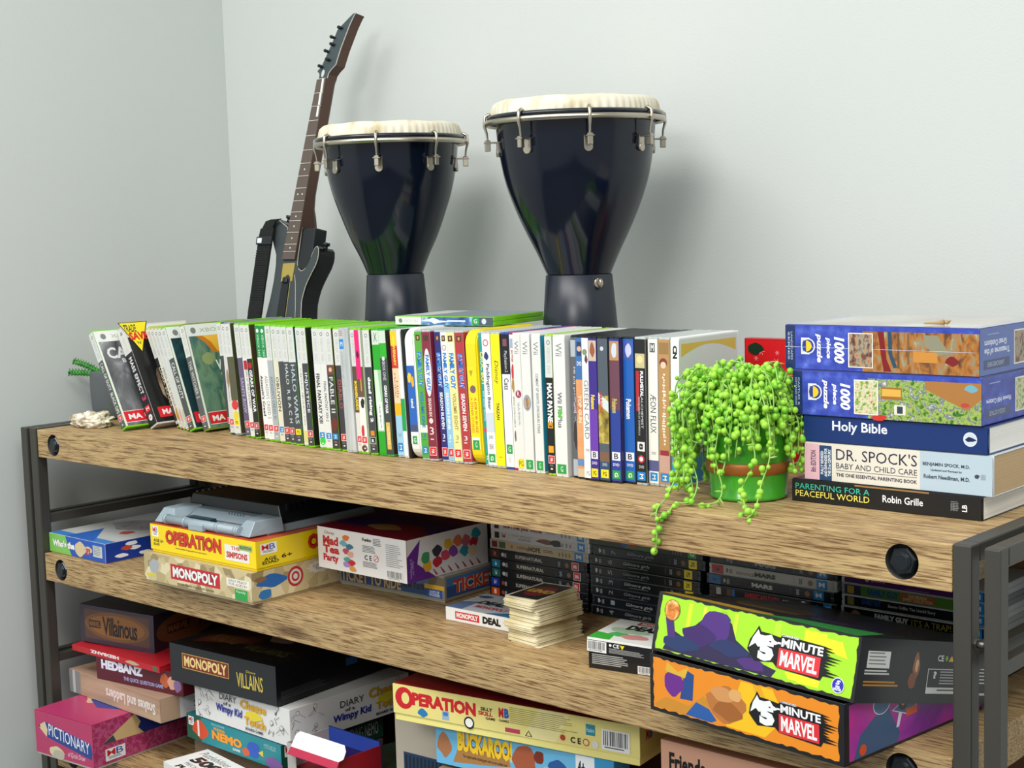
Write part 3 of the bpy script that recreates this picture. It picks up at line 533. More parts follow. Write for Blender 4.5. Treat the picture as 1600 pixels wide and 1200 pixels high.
ROW3 = [
 (.9631,.1206,.009,CLEAR,2.2,'teal disc case with yellow storybook lettering', lambda p:(p.rect(0,0,1,1,'#2a9a94'),p.text('CROC BOY',.15,.6,.85,.86,'#ece05a',bold=.03,rot=-90),p.text('and other stories',.3,.33,.7,.56,'#d8ece8',rot=-90),p.circ(.5,.26,.004,'#c9485a'),rating(p,'g',.02,.08)), '#8ac4c0'),
 (.9725,.1163,.0155,CLEAR,2.0,'white disc case with blue-black handwritten title and green rating', lambda p:(p.rect(0,0,1,1,'#eceeee'),p.circ(.45,.93,.005,'#c9485a'),p.circ(.45,.93,.0035,'#f0e6e0'),p.blob(.45,.83,.25,.03,'#2a3a6a',3),p.text('Paddington Bear',.25,.42,.75,.77,'#26304a',bold=.02,rot=-90),p.rect(0,.25,1,.4,'#c9d4e0'),p.text('DVD',.25,.2,.75,.225,'#26304a'),p.text('BEAR',.25,.12,.75,.16,'#8a6a5a'),rating(p,'g',.02,.085)), '#a9b6c9'),
 (.9884,.1158,.0165,CLEAR,1.7,'bright yellow disc case with black script', lambda p:(p.rect(0,0,1,1,'#f6e412'),p.text('Disney',.2,.62,.75,.8,'#1c1c1c',bold=.0,rot=-90,ital=.25),p.text('TARZAN',.3,.35,.62,.48,'#2a2a2a',bold=.03,rot=-90),p.lines(.3,.06,.8,.07,1,'#9a8f20')), '#16171a'),
 (1.0053,.1168,.0152,'#2c4ea8',1.5,'white console game case with black upper third and blue edge', S('ps2','#eceeec','Catz','#3a3a3a',(.58,.67),rat=None,bold=.02,extra=ex(('rect',.15,.1,.85,.17,'#2c9a4b'),('text','G',.35,.115,.65,.155,'#eef6ee'),('lines',.3,.03,.7,.07,3,'#b9bcb8'))), '#e0e2e0'),
 (1.0214,.1158,.008,'#c9242e',1.2,'slim white case with red bow-like pictures down its spine and red edge', lambda p:(p.rect(0,0,1,1,'#e6e4de'),p.rect(.1,.9,.9,.97,'#9fb0c0'),p.scrib(.2,.8,.8,.89,'#b32a3a',2),p.blob(.5,.72,.3,.06,'#c23a44',2),p.blob(.5,.62,.35,.05,'#b08a4a',3),p.scrib(.3,.7,.32,.55,'#7f9a6a',2),p.blob(.5,.24,.2,.04,'#6a6258',5)), '#e6e4de'),
 (1.0298,.1128,.0135,WHT,1.2,'white console game case with a small crimson round logo, yellow rating', S('wii','#dedfdb',None,rat=None,extra=ex(('scrib',.3,.65,.34,.5,'#9a9ea2'),('circ',.5,.56,.0052,'#9a2a4a'),('text','R',.35,.545,.65,.58,'#f0e6ea'),('rect',.12,.005,.88,.075,'#f2dc1e'),('text','PG',.2,.02,.8,.06,'#33300e'))), '#e8e9e6'),
 (1.0437,.1121,.0165,WHT,1.0,'white console game case with orange and blue oval badge mid spine', S('wii','#dfe0dc',None,rat=None,extra=ex(('ell',.5,.5,.42,.06,'#8a9ab8'),('ell',.5,.5,.3,.045,'#c9a05a'),('scrib',.3,.7,.46,.54,'#3a4a7a'),('rect',.12,.005,.88,.075,'#2c9a4b'),('text','G',.4,.02,.6,.06,'#eef6ee'))), '#d5d6d4'),
 (1.0628,.1118,.0155,WHT,.8,'white console game case with thin dark capitals, blue sky cover edge', S('wii','#dfe0dc','COMBAT OF GIANTS: DINOSAURS STRIKE','#55595c',(.28,.72),rat=None,tx=(.36,.66),extra=ex(('rect',.12,.005,.88,.075,'#2c9a4b'),('text','G',.4,.02,.6,.06,'#eef6ee'))), '#2a8ec4'),
 (1.0877,.1083,.0127,'#a6d03a',.4,'black game case with big bold white capitals under a white band', lambda p:(spine_art(p,'x360','#15171a','MAX PAYNE 3','#f4f6f8',(.33,.66),rat='r',bold=.05,tx=(.15,.85)),p.rect(.15,.33,.85,.375,'#e8a02a'),p.text('3',.25,.335,.75,.37,'#20180a',rot=-90),p.rect(.15,.15,.85,.2,'#e8a02a')), '#1f3a4a'),
 (1.1029,.1061,.0205,WHT,.2,'wide white console game case with green and black title, swoosh on its cover', S('wii','#e2e3df',None,rat=None,extra=ex(('text','Wii Fit Plus',.28,.34,.66,.6,'#6e7472',.03,0,-90),('text','Fit',.28,.415,.66,.475,'#58c43a',.06,0,-90),('rect',.12,.005,.88,.075,'#2c9a4b'),('text','G',.4,.02,.6,.06,'#eef6ee'))), None),
 (1.1304,.1091,.010,BLK,.1,'narrow dark disc case with cream vertical writing right of the wide white one', lambda p:(p.rect(0,0,1,1,'#5a6066'),p.rect(0,.86,1,.98,'#b0bac0'),p.scrib(.3,.75,.3,.8,'#c9b8c0',5),p.blob(.5,.3,.3,.1,'#3a3434',3),p.rect(0,0,1,.12,'#aab4bc')), '#22262a'),
 (1.1408,.1056,.0118,BLK,.0,'sunset coloured disc case with pale capitals', lambda p:(p.rect(0,0,1,1,ramp_mat('sunset_art',[(.3,'#c8693c'),(.5,'#e0a06a'),(.7,'#8fa0b8')],(6,6,16),rough=.3)),p.rect(0,.7,1,1,'#3f6ea8'),p.rect(.2,.87,.85,.97,'#2a3a5a'),p.circ(.55,.92,.0035,'#d9b090'),p.text('DVD',.2,.8,.85,.83,'#eef0f4',bold=.02),p.text('TOP GUN',.25,.39,.75,.59,'#f2d8b8',bold=.05,rot=-90),p.rect(0,.08,1,.13,'#5f86b8'),p.rect(0,0,1,.06,'#c9b89a')), '#22262a'),
 (1.153,.1037,.0118,BLK,.0,'white disc case with tall thin grey-green capitals', lambda p:(p.rect(0,0,1,1,'#eceee9'),p.circ(.4,.9,.004,'#7f8f72'),p.blob(.6,.85,.2,.03,'#5a463c',3),p.text('GREEN CARD',.2,.28,.82,.7,'#66706a',bold=0,rot=-90),p.text('DVD',.25,.19,.8,.21,'#33373a'),p.text('PG',.3,.02,.8,.05,'#77797a')), '#dcdeda'),
 (1.1652,.1017,.0137,BLK,.0,'violet disc case with small yellow lettering and yellow rating square', lambda p:(spine_art(p,'bbc','#3c2a86',None,rat=None),p.rect(0,.2,1,.5,'#6a3aa8'),p.rect(.05,.84,.95,.985,'#c9b8a8'),p.blob(.5,.92,.28,.05,'#9a5a3a',3),p.text('Pokemon',.2,.5,.7,.6,'#f0d84a',bold=.04,rot=-90),rating(p,'y',.015,.075)), '#5a3aa0'),
 (1.1793,.1026,.0165,BLK,.0,'disc case with grey top, scaly gold lower half and red capitals', lambda p:(p.rect(0,0,1,1,'#505a64'),p.rect(0,.26,1,.6,ramp_mat('gold_scales_art',[(.3,'#3f3418'),(.5,'#a8923a'),(.65,'#d8cc7a'),(.8,'#5a4a20')],(60,60,60),rough=.3)),p.poly([(0,.62),(1,.56),(1,.48),(0,.54)],'#cfdcd8'),p.text('DRAGON',.12,.48,.42,.62,'#c8242c',bold=.05,rot=-90),p.circ(.45,.93,.0028,'#c9ced4'),p.rect(.05,.13,.95,.2,'#7a5a46'),p.rect(0,.0,1,.13,'#2a4a6e'),p.text('DVD',.3,.1,.75,.12,'#dfe6ee'),rating(p,'y',.015,.075)), '#3a3a30'),
 (1.1962,.1048,.0165,BLK,-.1,'brown and blue disc case with faded gold lettering and green rating', lambda p:(spine_art(p,'bbc','#2a3f94',None,rat=None),p.rect(0,.5,1,.85,'#6a4250'),p.rect(.05,.85,.95,.985,'#b98a5a'),p.blob(.5,.92,.28,.05,'#c9d4e6',6),p.text('Pokemon',.2,.48,.7,.58,'#c9b86a',bold=.04,rot=-90),rating(p,'g',.015,.075)), '#3a2c5c'),
 (1.2131,.1116,.0165,BLK,-.2,'royal blue disc case with a white figure stamp at its top, green rating', lambda p:(spine_art(p,'bbc','#1f5fb4',None,rat=None),p.rect(.05,.86,.95,.985,'#4a5aa8'),p.blob(.5,.92,.28,.05,'#c4c9ec',7),p.text('Pokemon',.2,.44,.7,.58,'#eef0f6',bold=.04,rot=-90),rating(p,'g',.015,.075)), '#18488c'),
 (1.23,.1127,.0165,CLEAR,-.3,'black disc case with red and white stacked lettering and a boxed 8', lambda p:(p.rect(0,0,1,1,'#1c1c1e'),p.rect(.05,.8,.95,.9,'#c9bd8a'),p.circ(.5,.86,.0048,'#e6d49a'),p.rect(.1,.5,.4,.78,'#b32a30'),p.text('FULLMETAL',.5,.6,.8,.78,'#f0f0f0',bold=.05,rot=-90),p.text('ALCHEMIST',.55,.38,.75,.6,'#d8d8d8',rot=-90),p.text('CONQUEROR OF SHAMBALLA',.25,.33,.45,.6,'#c9c9c9',rot=-90),p.rect(.15,.22,.85,.285,'#e6e6e4'),p.text('8',.3,.23,.7,.275,'#1c1c1e',bold=.04,rot=-90),p.circ(.5,.165,.005,'#c42a3a'),p.circ(.5,.165,.003,'#f0d8d8'),p.text('DVD',.3,.1,.75,.12,'#dfe6ee'),rating(p,'b',.015,.075)), '#26262a'),
 (1.2469,.117,.0149,CLEAR,-.5,'cream disc case with widely spaced thin dark capitals', lambda p:(p.rect(0,0,1,1,'#efece2'),p.rect(.2,.91,.75,.975,'#5a5f62'),p.text('M',.3,.92,.65,.965,'#d8dcdc',bold=.04),p.text('\u00c6ON FLUX',.2,.35,.8,.62,'#3c3c3e',bold=.0,rot=-90),p.text('DVD',.3,.2,.75,.22,'#33373a'),p.rect(0,.085,1,.16,'#565a8c'),rating(p,'b',.015,.075)), '#e6e3d8'),
 (1.2622,.1178,.0165,CLEAR,-.6,'golden disc case with red-haired portrait stamp and pale vertical characters', lambda p:(p.rect(0,0,1,1,'#b88d58'),p.rect(.05,.9,.95,.98,'#9a7648'),p.circ(.45,.84,.006,'#7a3f34'),p.circ(.45,.825,.0042,'#ecc8a8'),p.scrib(.3,.7,.28,.78,'#f2e8d0',6),p.rect(.1,.2,.9,.235,'#9a2a3a'),p.rect(0,.08,1,.2,'#c9a090'),rating(p,'b',.015,.075)), '#c8a878'),
]
for (x, y, t, sh, ln, lb, sp, cv_) in ROW3:
    cvf = None
    if cv_ is None: cvf = lambda q: (q.rect(0, 0, 1, 1, '#dfe2e0'), q.rect(.25, .86, .75, .95, '#bcd6e6'), q.circ(.4, .9, .007, '#6aa8d0'), q.poly([(.2, .76), (.3, .8), (.42, .66), (.36, .64)], '#6a6e70'), q.poly([(.1, .33), (.5, .44), (.8, .5), (.5, .4)], '#3f9a5a'), q.circ(.4, .22, .011, '#4a9ac8'), q.circ(.4, .22, .007, '#dfe8ee'), q.rect(.2, .02, .9, .13, '#2c9a4b'), q.text('G', .3, .04, .5, .1, '#eef6ee'))
    dv = 'DVD' if sh in (CLEAR, BLK) else ''
    case(x, y, t, sh, ln, lb, sp, cover=cv_, cv=cvf, name='disc_case' if dv else 'game_case', cat='disc case' if dv else 'game case')
def cov_cn(q):
    q.rect(0, 0, 1, 1, '#d4d3cd'); n = 12
    q.poly([(.03 + .94 * k / n, .97) for k in range(n + 1)] + [(.97 - .94 * k / n, .88 + .07 * math.sin(math.pi * k / n)) for k in range(n + 1)], '#d8b23c')
    q.ell(.55, .5, .34, .22, '#a99c98', 30); q.ell(.55, .495, .32, .21, '#cdbfc0', 30); q.rect(0, 0, 1, .2, '#2a9ad0')
case(1.2792, .120, .0128, '#e9eae6', -.6, 'white disc case ending the row, large pale cover with golden arc', lambda p: (p.rect(0, 0, 1, 1, '#efeeea'), p.text('CN', .25, .87, .8, .96, '#1c1c1c', bold=.06, rot=-90), p.scrib(.3, .7, .5, .66, '#b9b9b4'), p.rect(0, 0, 1, .22, '#2a9ad0'), p.blob(.5, .17, .35, .03, '#d86a4a', 3), rating(p, 'y', .015, .075)), cv=cov_cn, name='disc_case', cat='disc case')

# case lying across the row
t = thing('game_case', 'game case lying flat across the tops of the upright row', 'game case', (.7463, .1640, .1885), (0, 0, R(8.4)))
bm = bmesh.new(); bm_box(bm, 0, 0, 0, .178, .133, .0064, bev=.0012, seg=2); bm_box(bm, 0, 0, .0071, .178, .133, .0135, bev=.0012, seg=2); bm_box(bm, .001, .001, .001, .177, .132, .0125)
finish(bm, 'case_shell', mat('#7ccb1f', rough=.25), t)
p = Print(.176, .0115); p.rect(0, 0, 1, 1, '#3a5a94'); p.rect(0, 0, .27, 1, '#e4e5e1'); p.circ(.055, .5, .0035, '#777b77'); p.text('XBOX 360', .09, .3, .24, .7, '#b9bdb8')
p.rect(.27, 0, .8, 1, ramp_mat('blue_battle_art', [(.3, '#1c2f5a'), (.5, '#4a78b0'), (.65, '#b0c4d8'), (.8, '#26303c')], (60, 60, 60), rough=.3)); p.blob(.40, .5, .10, .26, '#d0dcea', 3, amp=.8)
p.lines(.54, .38, .78, .62, 1, '#c9d6e6', fill=.9); p.rect(.79, .08, .86, .92, '#2c9a4b'); p.text('G', .81, .25, .84, .75, '#eef6ee'); p.rect(.86, 0, 1, 1, '#4a5560'); p.circ(.91, .5, .004, '#c9d0d6')
o = p.build('spine_sleeve', t, 'front', -.0002); o.location = (.001, 0, .001)
q = Print(.172, .125); q.rect(0, 0, 1, 1, '#c9cfcb'); q.rect(.26, 0, 1, 1, '#7f8c96'); o = q.build('cover_sleeve', t, 'top', .0135); o.location = (.003, .004, 0)

# ------------------------------------------------------------------ hand drums
NAVY = mat('#0a111f', rough=.13, coat=.0, spec=.45)
CHROME = mat('#b8b0a0', rough=.28, metal=.95)
def skin_mat():
    return ramp_mat('goat_skin', [(.3, '#bfb48f'), (.5, '#dcd5c0'), (.75, '#e6e1d2')], (30, 30, 18), rough=.7, bump=.3)
def drum(X, Y, prof, base, zr, rr, off, label, clamp=False):
    """prof: (radius, z) of the bowl from neck to lip; base likewise; zr rim height; rr rim radius"""
    t = thing('djembe_drum', label, 'drum', (X, Y, 0), (0, 0, 0), 'hand drums on the top board')
    bm = bmesh.new(); sp = spline(prof, 6); bm_lathe(bm, sp, 72); bmesh.ops.recalc_face_normals(bm, faces=bm.faces); finish(bm, 'bowl', NAVY, t)
    bm = bmesh.new(); bm_lathe(bm, [(base[0][0] - .004, .0005)] + base + [(base[-1][0] - .003, base[-1][1] + .0015)], 72)
    bmesh.ops.recalc_face_normals(bm, faces=bm.faces); finish(bm, 'base', mat('#1a202c', rough=.33), t)
    zt = zr + .024
    def pleat(r, z, a):
        if z > zt - .003 or r < rr * .8: return r, z + (.0006 * math.sin(a * 9) if r > rr * .6 else 0)
        k = (zt - z) / (zt - zr); return r + k * .0017 * math.sin(a * 67 + 2 * math.sin(a * 5)), z
    bm = bmesh.new(); r0 = rr - .006
    bm_lathe(bm, [(r0 + .0005, zr - .002), (r0, zr + .006), (r0 - .0008, zr + .013), (r0 - .0025, zr + .019), (r0 - .006, zt - .0015), (r0 - .011, zt), (r0 * .6, zt - .001), (.001, zt - .001)], 288, mod=pleat)
    bmesh.ops.recalc_face_normals(bm, faces=bm.faces); finish(bm, 'drumhead', skin_mat(), t)
    def torus(R0, z, rx, rz, name, m):
        bm = bmesh.new(); bm_lathe(bm, [(R0 + rx * math.cos(a), z + rz * math.sin(a)) for a in [2 * math.pi * k / 10 for k in range(11)]], 96)
        bmesh.ops.recalc_face_normals(bm, faces=bm.faces); finish(bm, name, m, t)
    torus(rr - .003, zr + .001, .0035, .0032, 'dark_hoop', mat('#0e1a26', rough=.25, coat=.3))
    torus(rr, zr - .0065, .003, .0042, 'steel_hoop', CHROME)
    for k in range(8):
        a = R(off + 45 * k); ca, sa = math.cos(a), math.sin(a)
        P_ = lambda r, z, s=0: (r * ca - s * sa, r * sa + s * ca, z)
        bm = bmesh.new()
        bm_tube(bm, [P_(rr - .0065, zr + .0045), P_(rr - .002, zr + .0065), P_(rr + .0035, zr + .003), P_(rr + .0045, zr - .010), P_(rr + .0015, zr - .020), P_(rr + .0005, zr - .030), P_(rr + .0005, zr - .044)], [.0024, .0026, .0026, .0024, .0018, .0015, .0015], 8)
        hk = finish(bm, 'tuning_hook', CHROME, t)
        bm = bmesh.new()
        m0 = Matrix.Rotation(a, 4, 'Z')
        rb = prof[-2][0]
        bm_box(bm, rr - .0035, -.0036, zr - .046, rr + .0045, .0036, zr - .030, bev=.0008)
        bm_box(bm, rb - .003, -.0058, zr - .0345, rr + .0055, .0058, zr - .0325, bev=.0005)
        bm_box(bm, rb - .004, -.006, zr - .048, rb + .0005, .006, zr - .032, bev=.0005)
        bm_cyl(bm, (rb - .004, 0, zr - .048), (rb + .001, 0, zr - .048), .006, n=20)
        bm.transform(m0); finish(bm, 'lug_bracket', CHROME, t)
    if clamp:
        a = R(-18); rb = base[-1][0]
        bm = bmesh.new(); bm_cyl(bm, (rb * math.cos(a), rb * math.sin(a), base[-1][1] - .011), ((rb + .004) * math.cos(a), (rb + .004) * math.sin(a), base[-1][1] - .011), .007, n=20)
        bm_tube(bm, [((rb + .004) * math.cos(a), (rb + .004) * math.sin(a), base[-1][1] - .011 + .008), ((rb + .009) * math.cos(a), (rb + .009) * math.sin(a), base[-1][1] - .011), ((rb + .004) * math.cos(a), (rb + .004) * math.sin(a), base[-1][1] - .011 - .008)], .0015, 8)
        finish(bm, 'strap_eyelet', CHROME, t)
    return t
DZ = .2585
drum(.979, .315, [(.047, DZ), (.060, .288), (.0765, .322), (.0915, .357), (.1035, .393), (.1105, .428), (.1145, .462), (.1165, .492)],
     [(.064, 0), (.063, .02), (.0595, .1), (.0545, .185), (.0485, DZ - .002)], .4830, .1275, 3, 'large black hand drum with pale skin head, right of the smaller one', clamp=True)
drum(.5895, .318, [(.0455, .2598), (.056, .286), (.071, .318), (.084, .352), (.0955, .386), (.1035, .420), (.108, .452), (.1105, .476)],
     [(.061, 0), (.060, .02), (.057, .1), (.0525, .185), (.0465, .258)], .4745, .1215, -9, 'small black hand drum with pale skin head, between toy guitar and larger drum')

# ------------------------------------------------------------------ toy guitar leaning on the wall
SL = (.455 - .30) / .72
GT = thing('toy_guitar', 'black and brown toy guitar controller leaning in the wall corner', 'guitar', (0, .300, .0095), (-math.atan(SL), 0, 0))
body = [(.300, .3375), (.2995, .310), (.2985, .285), (.299, .272), (.305, .2625), (.3116, .2597), (.3195, .2625), (.3275, .2725), (.333, .284), (.3367, .2935), (.341, .301), (.3465, .3035), (.351, .299), (.3528, .289), (.352, .279), (.348, .268), (.341, .2565), (.332, .240), (.3275, .2296), (.324, .215), (.3225, .2038), (.3245, .185), (.332, .150), (.345, .115), (.356, .075), (.350, .040), (.325, .012), (.285, .001), (.235, .002),
        (.205, .018), (.195, .050), (.200, .090), (.214, .130), (.224, .160), (.229, .1833), (.2345, .2115), (.238, .2413), (.2385, .2694), (.236, .2885), (.228, .303), (.217, .325), (.210, .346), (.2125, .3535), (.2215, .356), (.2325, .354), (.240, .349), (.2585, .340), (.262, .330), (.262, .320), (.270, .318), (.270, .3375)]
bm = bmesh.new(); bm_prism(bm, body, 0, .040, bev=.0035)
finish(bm, 'body', mat('#101317', rough=.3, coat=.2), GT)
face = [(x + (.285 - x) * .03, z + (.18 - z) * .012) for x, z in body]
bm = bmesh.new(); bm_prism(bm, body, -.0004, .0006); 
o = finish(bm, 'edge_binding', mat('#b9b8ac', rough=.5), GT)
def inset(poly, d):
    n = len(poly); out = []
    for i in range(n):
        (x0, z0), (x1, z1), (x2, z2) = poly[i - 1], poly[i], poly[(i + 1) % n]
        a = Vector((x1 - x0, z1 - z0)).normalized(); b = Vector((x2 - x1, z2 - z1)).normalized()
        nn = Vector((a.y + b.y, -a.x - b.x)); nn = nn.normalized() if nn.length > 1e-6 else Vector((a.y, -a.x))
        out.append((x1 - nn.x * -d, z1 - nn.y * -d))
    return out
ar = sum(body[i - 1][0] * body[i][1] - body[i][0] * body[i - 1][1] for i in range(len(body)))
bm = bmesh.new(); bm_prism(bm, inset(body, .0013 if ar < 0 else -.0013), -.0009, .0004)
finish(bm, 'face_plate', mat('#3c4347', rough=.5), GT)
box_obj('neck_pocket', (.298, -.0005, .262, .336, .028, .3365), mat('#10141a', rough=.3, coat=.2), GT, bev=.003)
# neck with thicker heel
NB = mat('#4e3428', rough=.45)
def neck_quad(v): # u left, right at v
    k = (v - .2787) / (.6065 - .2787); return .2600 + (.2970 - .2600) * k, .2953 + (.3212 - .2953) * k
bm = bmesh.new(); pr = []
secs = [(.2787, .030), (.315, .034), (.345, .036), (.362, .030), (.375, .024), (.40, .021), (.60, .021), (.6065, .022)]
rings = []
for v, dth in secs:
    a, b = neck_quad(v); mid = (a + b) / 2
    rings.append([bm.verts.new(p) for p in ((a, -.004, v), (b, -.004, v), (b, dth * .75, v), (b - .004, dth, v), (a + .004, dth, v), (a, dth * .75, v))])
for A, B in zip(rings, rings[1:]):
    for k in range(6): bm.faces.new((A[k], A[(k + 1) % 6], B[(k + 1) % 6], B[k]))
bm.faces.new(rings[0]); bm.faces.new(rings[-1]); bmesh.ops.recalc_face_normals(bm, faces=bm.faces)
finish(bm, 'neck', NB, GT)
bm = bmesh.new(); a0, b0 = neck_quad(.2795); a1, b1 = neck_quad(.606)
for (p0, p1, p2, p3) in (((a0 + .0004, .2795), (b0 - .0004, .2795), (b1 - .0004, .606), (a1 + .0004, .606)),):
    bm_prism(bm, [p0, p1, p2, p3], -.0056, -.0035)
finish(bm, 'fretboard', mat('#5c5049', rough=.5), GT)
FW = mat('#d9d6cc', rough=.4)
vv = [.2935, .3065, .328, .349, .365, .385, .408, .430, .453, .477, .503, .530, .556, .580, .6055]
for i, v in enumerate(vv):
    a, b = neck_quad(v); bm = bmesh.new(); bm_box(bm, a + .0005, -.0064, v - .0004, b - .0005, -.0050, v + .0004); finish(bm, 'fret', FW, GT)
for v in (.300, .3175, .339, .357, .397, .442):
    a, b = neck_quad(v)
    for dx in ((0,) if v != .397 else (-.006, .006)):
        bm = bmesh.new(); bm_cyl(bm, ((a + b) / 2 + dx, -.0050, v), ((a + b) / 2 + dx, -.0060, v), .0016, n=12); finish(bm, 'fret_dot', FW, GT)
for v0, v1, s in ((.5805, .6045, 0), (.557, .5795, 0), (.536, .5555, 0)):
    a, b = neck_quad((v0 + v1) / 2); bm = bmesh.new(); bm_prism(bm, [(b - .0075, v0), (b - .0035, v0), (b - .0030 + .0005, v1), (b - .0070 + .0005, v1)], -.0078, -.0050, bev=.0005); finish(bm, 'fret_button', mat('#eeeeea', rough=.3), GT)
head = [(.3208, .6060), (.3225, .6145), (.3290, .6215), (.3395, .6290), (.3425, .6400), (.3475, .6570), (.3551, .6760), (.3640, .6980), (.3720, .7130), (.3760, .7185), (.3705, .7190), (.3430, .7005), (.3330, .6935), (.3255, .6760), (.3170, .6600), (.3090, .6440), (.3030, .6330), (.2960, .6255), (.2915, .6225), (.2925, .6195), (.2975, .6165), (.2985, .6120), (.2972, .6060)]
bm = bmesh.new(); bm_prism(bm, head, -.001, .020, bev=.0008); finish(bm, 'headstock', NB, GT)
bm = bmesh.new(); bm_prism(bm, head, -.0021, -.0008); finish(bm, 'headstock_edging', mat('#c9ccc8', rough=.5), GT)
ah = sum(head[i - 1][0] * head[i][1] - head[i][0] * head[i - 1][1] for i in range(len(head)))
bm = bmesh.new(); bm_prism(bm, inset(head, .0009 if ah < 0 else -.0009), -.0026, -.0010); finish(bm, 'headstock_face', mat('#3d4a4d', rough=.5), GT)
for u, v in ((.3035, .6285), (.3215, .6390), (.3150, .6550), (.3285, .6660), (.3270, .6790), (.3440, .6945)):
    bm = bmesh.new(); bm_cyl(bm, (u, -.0020, v), (u, -.0105, v), .0026, .0030, n=14); bm_cyl(bm, (u, -.0105, v), (u, -.012, v), .0030, .0018, n=14)
    bm_box(bm, u + .001, -.006, v - .0012, u + .0055, -.0042, v + .0012, bev=.0004)
    finish(bm, 'tuning_peg', mat('#101a20', rough=.35), GT)
bm = bmesh.new(); bm_prism(bm, [(.3085 + .004 * math.cos(a) + .001 * math.sin(a), .6160 + .0068 * math.sin(a)) for a in [2 * math.pi * k / 18 for k in range(18)]], -.0030, -.0024); finish(bm, 'head_badge', mat('#c9cbc4', rough=.4), GT)
bm = bmesh.new(); bm_prism(bm, [(.2606, .2725), (.2935, .2735), (.2910, .2402), (.2860, .2402), (.2845, .2480), (.2790, .2520), (.2735, .2500), (.2700, .2440), (.2605, .2385)], -.0022, -.0006, bev=.0004); finish(bm, 'gold_plate', mat('#bba658', rough=.4, metal=.4), GT)
bm = bmesh.new(); bm_prism(bm, [(.2655, .2400), (.2840, .2400), (.2830, .1500), (.2600, .1500)], -.0040, -.0006, bev=.0008); bm_box(bm, .270, -.008, .236, .282, -.003, .2475, bev=.002); finish(bm, 'strum_bar', mat('#12181c', rough=.35), GT)
for pts in ([(.2855, .2400), (.2845, .18), (.284, .10)], [(.2955, .252), (.301, .235), (.309, .190), (.3135, .15)]):
    bm = bmesh.new(); bm_tube(bm, [(x, -.0012, z) for x, z in pts], .0006, 6); finish(bm, 'trim_line', mat('#a99a5a' if pts[0][0] < .29 else '#b9b8ac', rough=.5), GT)
for u, v in ((.2455, .3500), (.3545, .2985)):
    bm = bmesh.new(); bm_cyl(bm, (u, .012, v), (u + .001, .012, v + .008), .0042, .0036, n=18); bm_cyl(bm, (u + .001, .012, v + .007), (u + .0015, .012, v + .0125), .0066, .0070, n=18); finish(bm, 'strap_knob', mat('#12181c', rough=.4), GT)
bm = bmesh.new(); pr = [(.2335, .356), (.2150, .347), (.2060, .333), (.2035, .319)]
path = [(.236, .352), (.2215, .349), (.2140, .336), (.2115, .318), (.2110, .300), (.2085, .240), (.2070, .180), (.2050, .100), (.2080, .030)]
for i in range(len(path) - 1):
    (x0, z0), (x1, z1) = path[i], path[i + 1]; w_ = .0185 if i > 1 else .014
    bm_prism(bm, [(x0 - w_, z0), (x0 + w_, z0 + .001), (x1 + w_ * 1.03, z1), (x1 - w_ * 1.03, z1)], -.0105, -.007)
finish(bm, 'strap', mat('#0d1013', rough=.85, bump=.8, bscale=500), GT)
bm = bmesh.new()
for k in range(22): bm_box(bm, .191, -.0112, .205 + k * .0042, .2275, -.0103, .2072 + k * .0042, bev=.0004)
finish(bm, 'strap_ribbing', mat('#0b0e10', rough=.8), GT)
bm = bmesh.new(); bm_box(bm, .1905, -.014, .3055, .2345, -.0095, .3205, bev=.002, seg=2); finish(bm, 'strap_buckle', mat('#181c20', rough=.3), GT)
bm = bmesh.new(); bm_box(bm, .1955, -.0148, .3085, .2075, -.0138, .3175); o = finish(bm, 'buckle_label', mat('#dfe6ea', rough=.4), GT)

# ------------------------------------------------------------------ cactus pot, rock
pt = thing('cactus_pot', 'dark grey rounded pot with spiny green cactus stems, at the left end', 'potted plant', (-.0235, .176, 0))
bm = bmesh.new(); prof = spline([(.030, .0005), (.0365, .004), (.0405, .018), (.0425, .05), (.0420, .082), (.0405, .089)], 4) + [(.0385, .089), (.0375, .078), (.001, .078)]
bm_lathe(bm, [(.001, .0005)] + prof, 48); bmesh.ops.recalc_face_normals(bm, faces=bm.faces); finish(bm, 'pot', mat('#5d6366', rough=.55), pt)
for i, (a, b, n_) in enumerate((((-.012, -.01, .078), (-.055, -.048, .107), 12), ((-.008, -.006, .074), (-.058, -.058, .086), 13), ((.01, .012, .078), (.02, .03, .125), 9))):
    bm = bmesh.new(); a, b = Vector(a), Vector(b); d = (b - a)
    pts = [a + d * (k / 10) + Vector((0, 0, .004 * math.sin(k / 10 * 3.1))) for k in range(11)]
    bm_tube(bm, pts, [.0050] * 9 + [.0042, .0018], 10); u = d.normalized(); s1 = u.orthogonal().normalized(); s2 = u.cross(s1)
    for k in range(n_):
        for j in range(5):
            an = 2 * math.pi * j / 5 + .3; o_ = s1 * math.cos(an) + s2 * math.sin(an); p0 = a + d * ((k + .5) / n_) + Vector((0, 0, .004 * math.sin((k + .5) / n_ * 3.1)))
            bm_cyl(bm, p0 + o_ * .0035, p0 + o_ * .0082 + u * .0012, .0016, .0003, n=5)
    finish(bm, 'cactus_stem', ramp_mat('cactus_green', [(.3, '#1f5a24'), (.6, '#3c8f34'), (.85, '#7a9a5a')], (90, 90, 90), rough=.6), pt)
bm = bmesh.new(); bmesh.ops.create_icosphere(bm, subdivisions=5, radius=1)
from mathutils import noise as mn
for v in bm.verts:
    p = v.co.copy(); n1 = mn.fractal(p * 1.7, 1.0, 2.0, 4) * .35 + mn.fractal(p * 5 + Vector((3, 1, 2)), 1, 2, 3) * .10 - abs(mn.noise(p * 9)) * .05
    r_ = 1 + n1; v.co = Vector((p.x * r_ * .040, p.y * r_ * .026, p.z * r_ * .0165))
    if v.co.z < -.011: v.co.z = -.011
for f in bm.faces: f.smooth = True
